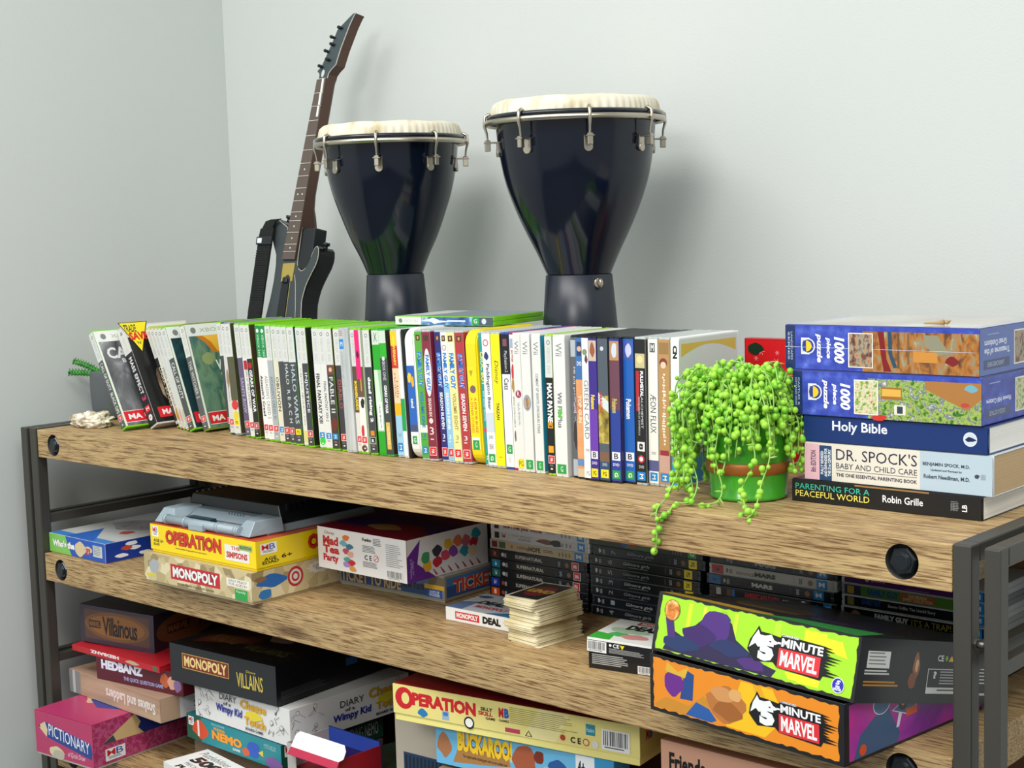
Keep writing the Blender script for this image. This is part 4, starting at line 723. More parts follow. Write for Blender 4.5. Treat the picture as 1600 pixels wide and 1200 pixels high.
o = finish(bm, 'rock', ramp_mat('pale_rock', [(.28, '#5f5546'), (.42, '#b5a88e'), (.55, '#e6dfcc'), (.75, '#f4f0e4')], (90, 90, 110), detail=6, rough=.85, bump=1.0), None, (.063, .075, .0112), (0, 0, .3))
tag(o, 'pale rough seashell-like rock on the left corner of the top board', 'rock')

# ------------------------------------------------------------------ trailing string-of-pearls plant
PX, PY = 1.393, .118
pp = thing('trailing_pearl_plant', 'bright green trailing bead plant in a green tin pot, hanging over the edge', 'potted plant', (PX, PY, 0))
bm = bmesh.new()
bm_lathe(bm, [(.001, .0006), (.043, .0006), (.0455, .002), (.0462, .005), (.045, .006), (.0475, .030), (.0505, .060), (.0545, .094), (.0565, .1085), (.0580, .1100), (.0580, .1125), (.0560, .1130), (.0540, .1090), (.051, .097), (.001, .097)], 64)
bmesh.ops.recalc_face_normals(bm, faces=bm.faces); finish(bm, 'pot', mat('#3f9e22', rough=.25, coat=.4), pp)
bm = bmesh.new(); bm_lathe(bm, [(.0480, .032), (.0496, .033), (.0508, .045), (.0500, .046), (.0480, .046)], 64); bmesh.ops.recalc_face_normals(bm, faces=bm.faces)
finish(bm, 'copper_band', mat('#a8642c', rough=.4, metal=.3), pp)
bm = bmesh.new(); bm_lathe(bm, [(.0515, .0975), (.03, .101), (.001, .103)], 32); finish(bm, 'soil', mat('#3a2a1e', rough=.95, bump=1, bscale=300), pp)
BEAD = mat('#9ad440', rough=.32); BEAD2 = mat('#7cc030', rough=.35); STEM = mat('#8fbf56', rough=.5)
ico = bmesh.new(); bmesh.ops.create_icosphere(ico, subdivisions=2, radius=1); IV = [v.co.copy() for v in ico.verts]; IF = [[v.index for v in f.verts] for f in ico.faces]; ico.free()
def strand(pts, seed, bead=.0039, gap=.0074, skip=.12):
    q = random.Random(seed); pts = [Vector(p) for p in spline(pts, 7)]
    bm = bmesh.new(); bm_tube(bm, pts, .00095, 5, mi=0)
    dist = 0; nxt = q.uniform(0, gap)
    for a, b in zip(pts, pts[1:]):
        l = (b - a).length
        while dist + l > nxt:
            p = a + (b - a) * ((nxt - dist) / l); nxt += gap * q.uniform(.6, 1.35)
            if q.random() < skip: continue
            dirv = Vector((q.uniform(-1, 1), q.uniform(-1, 1), q.uniform(-.9, .5))).normalized(); r_ = bead * q.uniform(.62, 1.18)
            c = p + dirv * (r_ + .0012); m_ = 1 if q.random() < .6 else 2
            if q.random() < .13:   # young pointed leaf
                e = p + dirv * .009; bm_cyl(bm, p, p + dirv * .005, .0008, .0013, n=5, mi=0); bm_cyl(bm, p + dirv * .005, e, .0013, .0002, n=5, mi=0); continue
            vs = [bm.verts.new(c + Vector((v.x, v.y, v.z * 1.08)) * r_) for v in IV]
            for f in IF: ff = bm.faces.new([vs[i] for i in f]); ff.smooth = True; ff.material_index = m_
        dist += l
    return finish(bm, 'strand', [STEM, BEAD, BEAD2], pp)
q = random.Random(11)
def droop(az, rs, top, ro, zend, seed, side=0.0):
    c, s = math.cos(az), math.sin(az); j = lambda a: q.uniform(-a, a)
    st = (rs * c + j(.01), rs * s + j(.01), .100)
    p = [st, ((rs + ro) * .5 * c + j(.006), (rs + ro) * .5 * s + j(.006), top), (ro * .93 * c + j(.004), ro * .93 * s + j(.004), top - .012 - q.random() * .01)]
    z = top - .04; a = az
    while z > zend + .01:
        a += j(.07) + side; rr_ = ro + j(.005); p.append((rr_ * math.cos(a), rr_ * math.sin(a), z)); z -= q.uniform(.022, .034)
    p.append((ro * math.cos(a) + j(.006), ro * math.sin(a) + j(.006), zend)); strand(p, seed)
n_ = 0
for k in range(74):
    az = R(-215 + 240 * (k / 74.0) ** 1.12) + q.uniform(-.06, .06)     # mostly the side facing the room
    left = math.cos(az) < -.3
    zt = q.choice((.012, .03, .045, .055, .07)) if left else q.choice((.035, .055, .07, .08, .088))
    ro = q.uniform(.064, .092) if left else q.uniform(.060, .066)
    droop(az, q.uniform(.005, .04), q.uniform(.128, .158), ro, zt, 100 + k)
for k in range(26):       # crown loops
    az = q.uniform(0, 6.28); r1 = q.uniform(.01, .05)
    strand([(r1 * .3 * math.cos(az), r1 * .3 * math.sin(az), .101), (r1 * math.cos(az + .4), r1 * math.sin(az + .4), q.uniform(.135, .166)), (.055 * math.cos(az + .9), .055 * math.sin(az + .9), q.uniform(.118, .135)), (.061 * math.cos(az + 1.1), .061 * math.sin(az + 1.1), q.uniform(.085, .1))], 300 + k)
# long runners hanging over and lying on the board edge
def W_(x, y, z): return (x - PX, y - PY, z)
strand([(-.02, -.02, .1), (-.045, -.03, .135), (-.062, -.045, .10), W_(1.345, .05, .05), W_(1.345, .020, .012), W_(1.348, -.006, -.002), W_(1.350, -.0085, -.025), W_(1.347, -.0085, -.05)], 501)
strand([(-.01, -.03, .1), (-.02, -.05, .13), (-.020, -.064, .09), (-.035, -.066, .055), W_(1.370, .045, .025), W_(1.372, .028, .006), W_(1.362, .010, .005), W_(1.365, -.004, -.001), W_(1.352, -.0085, -.012)], 502)
strand([(.0, -.03, .1), (.0, -.05, .13), (.003, -.066, .09), (-.002, -.066, .055), (.008, -.068, .02), W_(1.400, .038, .006), W_(1.388, .020, .005)], 503)
strand([(.02, -.03, .1), (.03, -.05, .13), (.042, -.06, .09), (.05, -.064, .055), (.040, -.075, .025), W_(1.452, .020, .006), W_(1.460, -.001, .004)], 504)
strand([(.03, -.02, .1), (.04, -.04, .14), (.060, -.05, .10), (.066, -.058, .06), (.062, -.070, .030), W_(1.466, .018, .008), W_(1.468, -.002, .001)], 505)
strand([(-.03, -.01, .1), (-.055, -.02, .14), (-.075, -.03, .10), (-.078, -.035, .06), (-.076, -.045, .02), W_(1.325, .05, .006)], 506)
strand([(-.02, 0, .1), (-.055, .0, .14), (-.082, -.01, .11), (-.088, -.02, .07), (-.084, -.03, .03), W_(1.325, .07, .01)], 507)

# ------------------------------------------------------------------ books and puzzle boxes stacked on the right
def book(label, A, ang, w, d, h, z, cover, pages, face, top=None, name='book', grp='books in the stack on the right'):
    t = thing(name, label, 'book', (A[0], A[1], z), (0, 0, R(ang)), grp)
    c = .0012 if h < .04 else .0009
    cm = mat(cover, rough=.3)
    bm = bmesh.new()
    bm_box(bm, 0, 0, 0, w, d, c, bev=.0004); bm_box(bm, 0, 0, h - c, w, d, h, bev=.0004)
    # rounded spine along the front edge
    n = 10; pr = [(-.0025 * math.sin(math.pi * k / n), h * k / n) for k in range(n + 1)]
    A_ = [bm.verts.new((0, y, zz)) for y, zz in pr] ; B_ = [bm.verts.new((w, y, zz)) for y, zz in pr]
    A2 = [bm.verts.new((0, .0012, zz)) for y, zz in pr]; B2 = [bm.verts.new((w, .0012, zz)) for y, zz in pr]
    for k in range(n):
        bm.faces.new((A_[k], B_[k], B_[k + 1], A_[k + 1])); bm.faces.new((B2[k], B2[k + 1], B_[k + 1], B_[k])); bm.faces.new((A2[k], A_[k], A_[k + 1], A2[k + 1]))
    bmesh.ops.recalc_face_normals(bm, faces=bm.faces)
    finish(bm, 'cover', cm, t)
    bm = bmesh.new(); bm_box(bm, .0008, .0014, c + .0001, w - .0008, d - .002, h - c - .0001)
    finish(bm, 'pages', ramp_mat('page_block_' + pages, [(.35, pages), (.6, '#f6f3ea' if pages > '#d' else pages)], (3, 3, 900), rough=.85, detail=1, bump=.2), t)
    p = Print(w - .001, h - .001); face(p); p.rough = .3
    o = p.build('spine_print', t, 'front', -.0027); o.location = (.0005, 0, .0005)
    return t
book('black paperback at the bottom of the right stack, turquoise and yellow spine capitals', (1.4500, .1245), .3, .2325, .150, .0265, 0, '#131417', '#e2e0da',
    lambda p: (p.rect(0, 0, 1, 1, '#151619'), p.rect(.35, .93, .74, 1, '#9a7444'), p.text('PARENTING FOR A', .02, .58, .43, .84, '#35c0a4'), p.text('PEACEFUL WORLD', .02, .24, .43, .52, '#f2e46a'),
               p.text('Robin Grille', .50, .36, .71, .68, '#f0f0f0', bold=.015), p.lines(.85, .3, .895, .72, 6, '#8a8c8e', fill=.35), p.lines(.85, .3, .895, .72, 3, '#8a8c8e', vert=True, fill=.12), p.text('LB', .905, .32, .93, .62, '#e6e6e6', bold=.03, rot=90)))
book('thick pale blue and cream paperback with pink spine end, second from the bottom', (1.4655, .1275), .3, .2275, .140, .0445, .0268, '#c9d5dc', '#c9ab80',
    lambda p: (p.rect(0, 0, 1, 1, '#ded9cb'), p.rect(0, .0, .085, .95, '#e3b6c2'), p.rect(.085, .0, .155, .93, '#24446e'), p.rect(.635, 0, 1, 1, '#b3c6d2'),
               p.text('8th EDITION', .035, .2, .065, .78, '#4c3c58', bold=.02, rot=90), p.text('FULLY REVISED', .092, .16, .108, .78, '#e6ecf2', bold=.03, rot=90), p.text('AND EXPANDED FOR', .113, .1, .129, .86, '#e6ecf2', bold=.03, rot=90), p.text('THE 21st CENTURY', .134, .12, .150, .84, '#e6ecf2', bold=.03, rot=90),
               p.text("DR. SPOCK'S", .18, .58, .62, .88, '#2c2a48'), p.text('BABY AND CHILD CARE', .18, .35, .62, .50, '#3a3850'), p.rect(.18, .295, .62, .305, '#3a3850'), p.text('THE ONE ESSENTIAL PARENTING BOOK', .18, .14, .62, .235, '#2c2a48', bold=.02),
               p.text('BENJAMIN SPOCK, M.D.', .65, .62, .89, .73, '#33404c', bold=.02), p.text('Updated and Revised by', .69, .5, .85, .57, '#44525e', bold=.02), p.text('Robert Needlman, M.D.', .655, .30, .89, .42, '#33404c', bold=.02),
               p.blob(.925, .47, .012, .05, '#3a4650', 2), p.lines(.945, .4, .97, .56, 4, '#8a9aa6', vert=True)))
book('navy blue hardback with white title, third from the bottom of the stack', (1.4655, .1265), .4, .2225, .148, .0300, .0718, '#122f68', '#efede6',
    lambda p: (p.rect(0, 0, 1, 1, '#13306b'), p.text('Holy Bible', .165, .36, .475, .86, '#dfe6f0', bold=.02), p.circ(.912, .52, .0078, '#dfe6f0'), p.circ(.912, .52, .0069, '#c9d3e0'), p.poly([(.885, .5), (.905, .62), (.93, .56), (.945, .5), (.925, .44), (.9, .42)], '#16284e')))
def puzzle(label, A, ang, w, d, h, z, art1, art2, series, right_title, seed, extra):
    t = thing('puzzle_box', label, 'puzzle box', (A[0], A[1], z), (0, 0, R(ang)), 'puzzle boxes topping the stack of books')
    blue = ramp_mat('speckled_blue', [(.35, '#2c3a9a'), (.55, '#3c4fb4'), (.72, '#5a6fd0'), (.9, '#a9b4ec')], (60, 60, 60), detail=8, rough=.25)
    box_obj('lid', (0, 0, .0006, w, d, h), mat('#33429f', rough=.2, coat=.4), t, bev=.0012)
    box_obj('base', (.0012, .0012, 0, w - .0012, d - .0012, h - .003), mat('#2a3788', rough=.4), t, bev=0)
    p = Print(w, h - .002, rough=.2); p.rect(0, 0, 1, 1, blue); p.rect(0, 0, .055, 1, '#1f2f5c')
    for i, l in enumerate(series): p.text(l, .030 - .016 * i, .2, .040 - .016 * i, .85, '#a9b8d8', bold=.01, rot=-90)
    p.rect(.088, .34, .135, .72, '#dfe4ee'); p.circ(.128, .53, .0088, '#dfe4ee'); p.rect(.092, .37, .112, .69, '#dfe4ee'); p.text('holdson', .095, .40, .108, .66, '#2c3a8a', bold=.03, rot=-90); p.circ(.126, .53, .0076, '#2c3a8a'); p.poly([(.116, .40), (.116, .66), (.128, .65), (.142, .6), (.148, .53), (.142, .46), (.128, .41)], '#f0c828')
    for i, (l, x0, x1, y0, y1) in enumerate((('1000', .268, .325, .16, .76), ('piece', .222, .252, .26, .74), ('puzzle', .168, .205, .16, .82))): p.text(l, x0, y0, x1, y1, '#f4f4fa', bold=.04, ital=.2, rot=-90)
    q = p; q.rect(.42, 0, 1, .90, art1)
    extra(q)
    q.rect(.345, .08, .475, .86, '#eeeae0'); q.rect(.35, .10, .470, .84, art2)
    p.build('front_print', t, 'front', 0).location = (0, 0, .001)
    s = Print(d, h - .002, rough=.2); s.rect(0, 0, 1, 1, blue if seed else '#5a6fb0')
    s.text(right_title[0], .06, .42, .40, .56, '#dfe4f4', bold=.03, rot=180)
    if right_title[1]: s.text(right_title[1], .06, .60, .36, .74, '#dfe4f4', bold=.03, rot=180)
    s.rect(.05, .12, .40, .32, '#3c4c78'); s.text(right_title[2], .10, .17, .32, .27, '#b9c4dc', rot=180); s.lines(.1, .82, .3, .88, 1, '#8fa0d0'); s.rect(.46, .12, .96, .88, '#eeeae0'); s.rect(.47, .15, .95, .85, art2)
    s.build('side_print', t, 'right', w).location = (0, 0, .001)
    u = Print(w, d, rough=.12); u.rect(.0, .0, 1, 1, '#9aa6c4'); u.rect(.05, .05, .95, .95, ramp_mat('pale_sheen_top', [(.3, '#8f9298'), (.5, '#b9b0a0'), (.7, '#c9ccc8')], (12, 12, 12), rough=.12))  # lid picture paled to whitish greys, glossy sheen painted into the colour
    u.build('top_print', t, 'top', h)
    return t
cot = ramp_mat('cottage_garden_art', [(.22, '#173a1c'), (.38, '#3f7a2c'), (.5, '#a8bc5a'), (.58, '#5b6a7c'), (.68, '#d8d4c4'), (.8, '#c05a6a')], (150, 150, 150), detail=9, rough=.2, distort=.6)
cot2 = ramp_mat('flower_house_art', [(.25, '#2a5a24'), (.42, '#8fae4a'), (.55, '#ded8c0'), (.68, '#c9924a'), (.8, '#8a2f2a')], (230, 230, 230), detail=8, rough=.2, seed=4)
wod = ramp_mat('autumn_cabin_art', [(.2, '#2a211c'), (.36, '#6a4a34'), (.5, '#b0702c'), (.62, '#8a8a70'), (.75, '#d8b46a'), (.86, '#7c1f1f')], (110, 110, 60), detail=9, rough=.2, distort=.8, seed=2)
wod2 = ramp_mat('still_life_art', [(.25, '#2c2420'), (.42, '#7a4a3a'), (.55, '#9a9a86'), (.68, '#c97a3a'), (.8, '#8c1f24')], (210, 210, 150), detail=8, rough=.2, seed=9)
puzzle('blue jigsaw box with a green cottage garden picture, second from the top', (1.4530, .1215), .2, .2290, .185, .0520, .1022, cot, cot2, ('CASTLES &', 'COTTAGES SERIES'), ('Flower Hill Cottage', None, 'CASTLES & COTTAGES'), 1,
    lambda q: (q.poly([(.72, .9), (1, .9), (1, .55), (.93, .3), (.72, .72)], '#a8743c'), q.blob(.95, .78, .03, .08, '#6fa8b8', 3), q.rect(.49, .45, .60, .72, '#a06a30'), q.rect(.495, .52, .595, .68, '#dcae4c'), q.rect(.56, .12, .62, .34, '#e0dccc'), q.rect(.575, .15, .605, .31, '#2e4450'), q.blob(.48, .03, .04, .07, '#c8342c', 2), q.blob(.92, .42, .02, .05, '#b8453a', 7)))
pz = puzzle('blue jigsaw box with an autumn cabin picture, on top of the stack', (1.4425, .1235), .0, .2365, .188, .0520, .1545, wod, wod2, ('LANDSCAPES', 'SERIES'), ('Treasures of the', 'Great Outdoors', 'LANDSCAPES SERIES'), 0,
    lambda q: (q.poly([(.50, .9), (.53, .9), (.545, .3), (.57, .02), (.53, .02), (.515, .4)], '#7c1a1e'), q.poly([(.55, .9), (.57, .9), (.575, .4), (.6, .12), (.58, .1), (.555, .4)], '#2a4a60'), q.rect(.60, .88, .61, .1, '#6a4a30'), q.rect(.65, .88, .66, .2, '#7a5a38'), q.poly([(.73, .85), (.80, .85), (.86, .45), (.80, .4), (.74, .6)], '#8c8a72'), q.rect(.68, .25, .80, .48, '#c98a3c'), q.blob(.87, .3, .03, .10, '#7c1f24', 3), q.rect(0, .5, .98, .508, '#c9d0e6')))
bm = bmesh.new(); bm_tube(bm, [(0, 0, .0018), (.014, .001, .0022), (.022, .002, .003)], [.0008, .0016, .0030], 8); bm_sphere(bm, (.025, .002, .003), .0032, 1, sz=(1.2, .8, .8))
for k in range(3): bm_tube(bm, [(.020, .001 + k * .001, .003), (.029, .0035 - .002 * k, .0045)], .0007, 5)
tag(finish(bm, 'dried_twig', mat('#a98a5c', rough=.8), None, (1.600, .155, .2069), (0, 0, .15)), 'tiny dried twig lying on top of the highest puzzle box', 'twig')

# red festive case standing behind the plant
t = thing('festive_case', 'red case with white snowflakes standing behind the trailing plant', 'case', (1.242, .345, 0), (0, 0, 0))
box_obj('case_shell', (0, 0, 0, .084, .014, .169), mat('#a8161c', rough=.3), t, bev=.0012)
p = Print(.080, .164, rough=.3); p.rect(0, 0, 1, 1, '#c8181e'); q = random.Random(5)
for k in range(16):
    x, y, r_ = q.uniform(.08, .92), q.uniform(.45, .95), q.uniform(.003, .006)
    for j in range(3):
        a = R(60 * j); dx, dy = math.cos(a) * r_ / p.w, math.sin(a) * r_ / p.h; nx, ny = -math.sin(a) * .0004 / p.w, math.cos(a) * .0004 / p.h
        p.poly([(x - dx - nx, y - dy - ny), (x + dx - nx, y + dy - ny), (x + dx + nx, y + dy + ny), (x - dx + nx, y - dy + ny)], '#e88a8a')
p.blob(.2, .93, .14, .05, '#16301c', 4); p.ell(.75, .6, .3, .13, '#eef0f0'); p.ell(.75, .58, .27, .11, '#3a2a3c'); o = p.build('cover_print', t, 'front', 0); o.location = (.002, 0, .0025)

# ------------------------------------------------------------------ board game boxes
def gbox(name, label, A, ang, w, d, h, z, col, front=None, side=None, top=None, lidf=.84, basec=None, rough=.3, cat='game box', grp='board games on the shelves', tilt=(0, 0), bev=.0012, kids=True):
    t = thing(name, label, cat, (A[0], A[1], z), (R(tilt[0]), R(tilt[1]), R(ang)), grp)
    lb = h * (1 - lidf)
    cm = mat(col, rough=rough)
    box_obj('lid', (0, 0, lb, w, d, h), cm, t, bev=bev)
    box_obj('base', (.0016, .0016, 0, w - .0016, d - .0016, h - .003), mat(basec or col, rough=rough + .1), t, bev=.0006, seg=1)
    for nm, f, W_f, fc, off in (('front_print', front, w, 'front', 0), ('side_print', side, d, 'right', w)):
        if f:
            p = Print(W_f - .0006, h - lb - .0006, rough=rough); f(p); o = p.build(nm, t, fc, off)
            o.location = (.0003, 0, lb + .0003) if fc == 'front' else (0, .0003, lb + .0003)
    if top:
        p = Print(w - .001, d - .001, rough=rough); top(p); p.build('top_print', t, 'top', h).location = (.0005, .0005, 0)
    return t
MB = lambda p, x0, y0, x1, y1: (p.rect(x0, y0, x1, y1, '#f2f2f0'), p.text('M', x0 + (x1 - x0) * .08, y0 + (y1 - y0) * .38, x0 + (x1 - x0) * .5, y1 - (y1 - y0) * .1, '#d8232c', bold=.01), p.text('B', x0 + (x1 - x0) * .54, y0 + (y1 - y0) * .38, x1 - (x1 - x0) * .1, y1 - (y1 - y0) * .1, '#2a5cb0', bold=.01), p.lines(x0 + (x1 - x0) * .15, y0 + (y1 - y0) * .1, x1 - (x1 - x0) * .1, y0 + (y1 - y0) * .32, 2, '#5a5a5a'))
# blue guessing game box at the left
comic = ramp_mat('comic_panels_art', [(0, '#cdbd90'), (.25, '#b8a67a'), (.45, '#e0d4ac'), (.62, '#9c8a62'), (.8, '#c9b98c')], (55, 55, 55), kind='vor', rough=.4)
def who_front(p):
    p.rect(0, 0, 1, 1, '#1d56b8'); p.poly([(0, 0), (.40, 0), (.34, .5), (.3, 1), (0, 1)], '#7fc45a'); p.text("Who's the", .06, .34, .46, .72, '#f4f6f4', bold=.06, outline='#16301c')
    p.text('Ass?', .48, .30, .62, .62, '#f4f6f4', bold=.05); p.blob(.56, .45, .09, .42, '#d8c49c', 4); p.blob(.70, .5, .07, .2, '#cfc0a0', 7); p.text('?!', .66, .2, .74, .6, '#c23a3a', bold=.06); p.rect(.79, .22, .95, .82, '#c9ccc4'); p.lines(.8, .28, .94, .78, 6, '#7c8a9a')
def who_side(p):
    p.rect(0, 0, 1, 1, '#10389a')
    for x, y in ((.12, .25), (.22, .55), (.3, .2), (.2, .8)): p.blob(x, y, .05, .1, '#eef2f6', int(x * 99))
    p.blob(.16, .6, .04, .12, '#c24a3a', 3); p.text("WHO'S THE", .42, .35, .9, .72, '#c9d4ea', bold=.06)
gbox('game_box', 'blue and green card box alone at the left of the middle board', (-.004, .0135), -.5, .178, .262, .0345, ZM, '#dfe3e4', who_front, who_side,
     lambda p: (p.rect(0, 0, 1, 1, '#c9ccca'), p.rect(0, 0, 1, .08, '#3f8ad8'), p.poly([(.3, 0), (.8, 0), (.3, .3)], '#2a6ac8'), p.blob(.45, .5, .3, .16, ramp_mat('grey_scrawl_art', [(.3, '#6d6f78'), (.5, '#b0b4b8'), (.7, '#8f5a5a')], (60, 60, 60), rough=.3), 3), p.blob(.7, .3, .08, .05, '#c24a3a', 5), p.rect(.6, .85, 1, 1, '#2a5ab0')), lidf=.97)
gbox('game_box', 'beige comic-patterned box under the yellow doctor game', (.3382, -.0220), .2, .2736, .270, .0490, ZM, '#b8a880',
     lambda p: (p.rect(0, 0, 1, 1, comic), p.rect(.26, .22, .72, .76, '#c0232c'), p.text('MONOPOLY', .28, .3, .70, .68, '#f4f2ee', bold=.05, outline='#3a1a1a'), p.blob(.1, .55, .05, .25, '#a9adb0', 2), p.rect(.02, .15, .1, .25, '#d8c83a'), p.text("MARVEL COMICS COLLECTOR'S EDITION", .32, .05, .66, .13, '#3a342a', bold=.02), p.rect(.78, .42, .98, .7, '#eeeade'), p.text('EASY PEASY', .8, .57, .96, .66, '#3a342a'), p.text('FOR AGES 8+', .8, .46, .96, .54, '#3a342a'), p.rect(.85, 0, .96, .36, '#2aa04a'), p.text('Family', .865, .22, .945, .32, '#e6f0e4')),
     lambda p: (p.rect(0, 0, 1, 1, comic), p.blob(.14, .6, .10, .22, '#2a68b0', 3), p.blob(.09, .18, .05, .16, '#2a78b8', 6), p.blob(.06, .72, .04, .1, '#8a6a4a', 7), p.circ(.31, .55, .0155, '#b82a30', 26), p.circ(.31, .55, .0115, '#d8d4cc', 26), p.circ(.31, .55, .0078, '#b82a30', 24), p.circ(.31, .55, .0045, '#d8d4cc', 20),
                p.poly([(.5 + (.11 if k % 2 else .085) * math.cos(2 * math.pi * k / 22), .7 + (.24 if k % 2 else .19) * math.sin(2 * math.pi * k / 22)) for k in range(22)], '#dcd8cc'), p.text('Collectible\nTokens', .44, .6, .56, .8, '#3a342a'), p.rect(.66, .4, 1, .85, '#b0232c'), p.text('MONOPOLY', .68, .5, 1.0, .78, '#eeeade', bold=.05)), lidf=.92)
gbox('game_box', 'bright yellow game box with red capitals, under the grey plastic case', (.3495, -.0150), .6, .2645, .265, .0455, ZM + .0492, '#f2d414',
     lambda p: (p.rect(0, 0, 1, 1, '#f5d713'), MB(p, .02, .52, .08, .93), p.text('AGE 6+', .03, .3, .13, .44, '#2c2814', bold=.03), p.text('EDAD', .03, .17, .09, .27, '#2c2814', bold=.03), p.text('OPERATION', .15, .30, .69, .88, '#d23a22', bold=.03, outline='#7a1a12'), p.text('Famous Wacky Surgery and You\'re the Doctor!', .25, .16, .55, .23, '#2c2814', bold=.02), p.rect(.72, .14, .94, .74, '#e8e8e4'), p.text('THE', .78, .56, .86, .7, '#c0302a', bold=.03), p.text('SIMPSONS', .735, .24, .925, .48, '#c0302a', bold=.05), p.rect(.85, .6, .97, .82, '#9ab870'), p.text('EDITION', .86, .65, .96, .77, '#1c2814', bold=.03)),
     lambda p: (p.rect(0, 0, 1, 1, '#f0d414'), MB(p, .03, .48, .15, .88), p.text('AGE\nEDAD', .04, .1, .16, .35, '#2c2814', bold=.03), p.text('6+', .18, .2, .26, .36, '#2c2814', bold=.03), p.text('OPERATION', .38, .26, .96, .86, '#d23a22', bold=.03, outline='#7a1a12'), p.text('Famous Wacky Surgery', .6, .1, .9, .17, '#2c2814')),
     lambda p: p.rect(0, 0, 1, 1, '#c9502a'), lidf=.9)
# grey plastic carry case lying on the yellow box
t = thing('toy_carry_case', 'grey and black plastic hinged carry case lying on the yellow box', 'toy case', (.3500, -.006, ZM + .0952), (0, 0, R(1)), None)
GP = mat('#8e9ea6', rough=.35)
def frustum(bm, a, b, z0, z1, m=0):
    A_ = [bm.verts.new((x, y, z0)) for x, y in a]; B_ = [bm.verts.new((x, y, z1)) for x, y in b]; n = len(A_)
    fs = [bm.faces.new(A_[::-1]), bm.faces.new(B_)] + [bm.faces.new((A_[i], A_[(i + 1) % n], B_[(i + 1) % n], B_[i])) for i in range(n)]
    for f in fs: f.material_index = m
    bmesh.ops.recalc_face_normals(bm, faces=fs); bmesh.ops.bevel(bm, geom=list({e for f in fs for e in f.edges}), offset=.0012, segments=1, affect='EDGES', material=m)
bm = bmesh.new()
frustum(bm, [(.004, .030), (.243, .030), (.247, .255), (.000, .255)], [(.008, .034), (.239, .034), (.241, .250), (.006, .250)], 0, .012)
# two shoulder wedges carrying the handle
frustum(bm, [(.004, -.004), (.050, .000), (.052, .060), (.000, .060)], [(.012, .010), (.034, .014), (.048, .060), (.006, .060)], .002, .024)
frustum(bm, [(.197, .000), (.240, -.004), (.247, .060), (.192, .060)], [(.214, .014), (.236, .012), (.243, .060), (.198, .060)], .002, .024)
finish(bm, 'grey_base', GP, t)
bm = bmesh.new(); bm_cyl(bm, (.030, .001, .0085), (.215, .001, .0085), .0072, n=14)
for x in (.030, .078, .16, .205): bm_cyl(bm, (x, .001, .0085), (x + .006, .001, .0085), .0082, n=14)
bm_box(bm, .10, -.010, .000, .135, -.002, .011, bev=.001)
finish(bm, 'carry_handle', mat('#98a8b0', rough=.35), t)
bm = bmesh.new(); frustum(bm, [(.05, .030), (.195, .030), (.200, .060), (.046, .060)], [(.052, .045), (.193, .045), (.197, .062), (.048, .062)], .010, .022)
for k in range(6): bm_box(bm, .135 + .007 * k, .040, .0215, .138 + .007 * k, .057, .0235)
finish(bm, 'front_slope', mat('#7f8f98', rough=.35), t)
box_obj('catch_recess', (.056, .018, .006, .118, .036, .0125), mat('#15303a', rough=.3), t, bev=.002)
bm = bmesh.new(); frustum(bm, [(.006, .060), (.241, .060), (.243, .252), (.004, .252)], [(.018, .064), (.230, .064), (.228, .246), (.020, .246)], .012, .040)
for k in range(14): bm_box(bm, .012, .075 + .012 * k, .030, .018, .081 + .012 * k, .041); bm_box(bm, .232, .075 + .012 * k, .030, .238, .081 + .012 * k, .041)
finish(bm, 'black_lid', mat('#11171c', rough=.3), t)
bm = bmesh.new(); bm_box(bm, .010, .0585, .011, .238, .0625, .016, bev=.001); finish(bm, 'clear_rim', mat('#aab6bb', rough=.15), t)

def tickets(p, s=0):
    p.rect(0, 0, 1, 1, '#8f8c7c'); p.rect(.02, .1, .98, .9, '#2a5690'); p.rect(.02, .55, .98, .9, '#4a7ab0')
gbox('game_box', 'flat blue railway game box beneath the white tea party box', (.6128, .1504), 1.3, .2265, .185, .0400, ZM, '#a39f90',
     lambda p: (tickets(p), p.text('TICKET TO RIDE', .02, .12, .60, .62, '#c9b48a', bold=.04, outline='#3a2018'), p.text('New York', .6, .3, .82, .62, '#16181c', bold=.02, ital=.2), p.rect(.86, .55, 1, .95, '#6a6250'), p.rect(.82, .42, 1, .6, '#e0b020'), p.rect(.84, .08, .98, .4, '#2456b0'), p.text('DAYS OF\nWONDER', .86, .12, .96, .36, '#e6ecf4', bold=.02)),
     lambda p: (tickets(p), p.text('TICKET', .1, .2, .62, .78, '#c8443a', bold=.04, outline='#e0d4a8'), p.text('TO RIDE', .66, .3, .97, .82, '#c9b48a', bold=.04, outline='#3a2018')), lidf=.93)
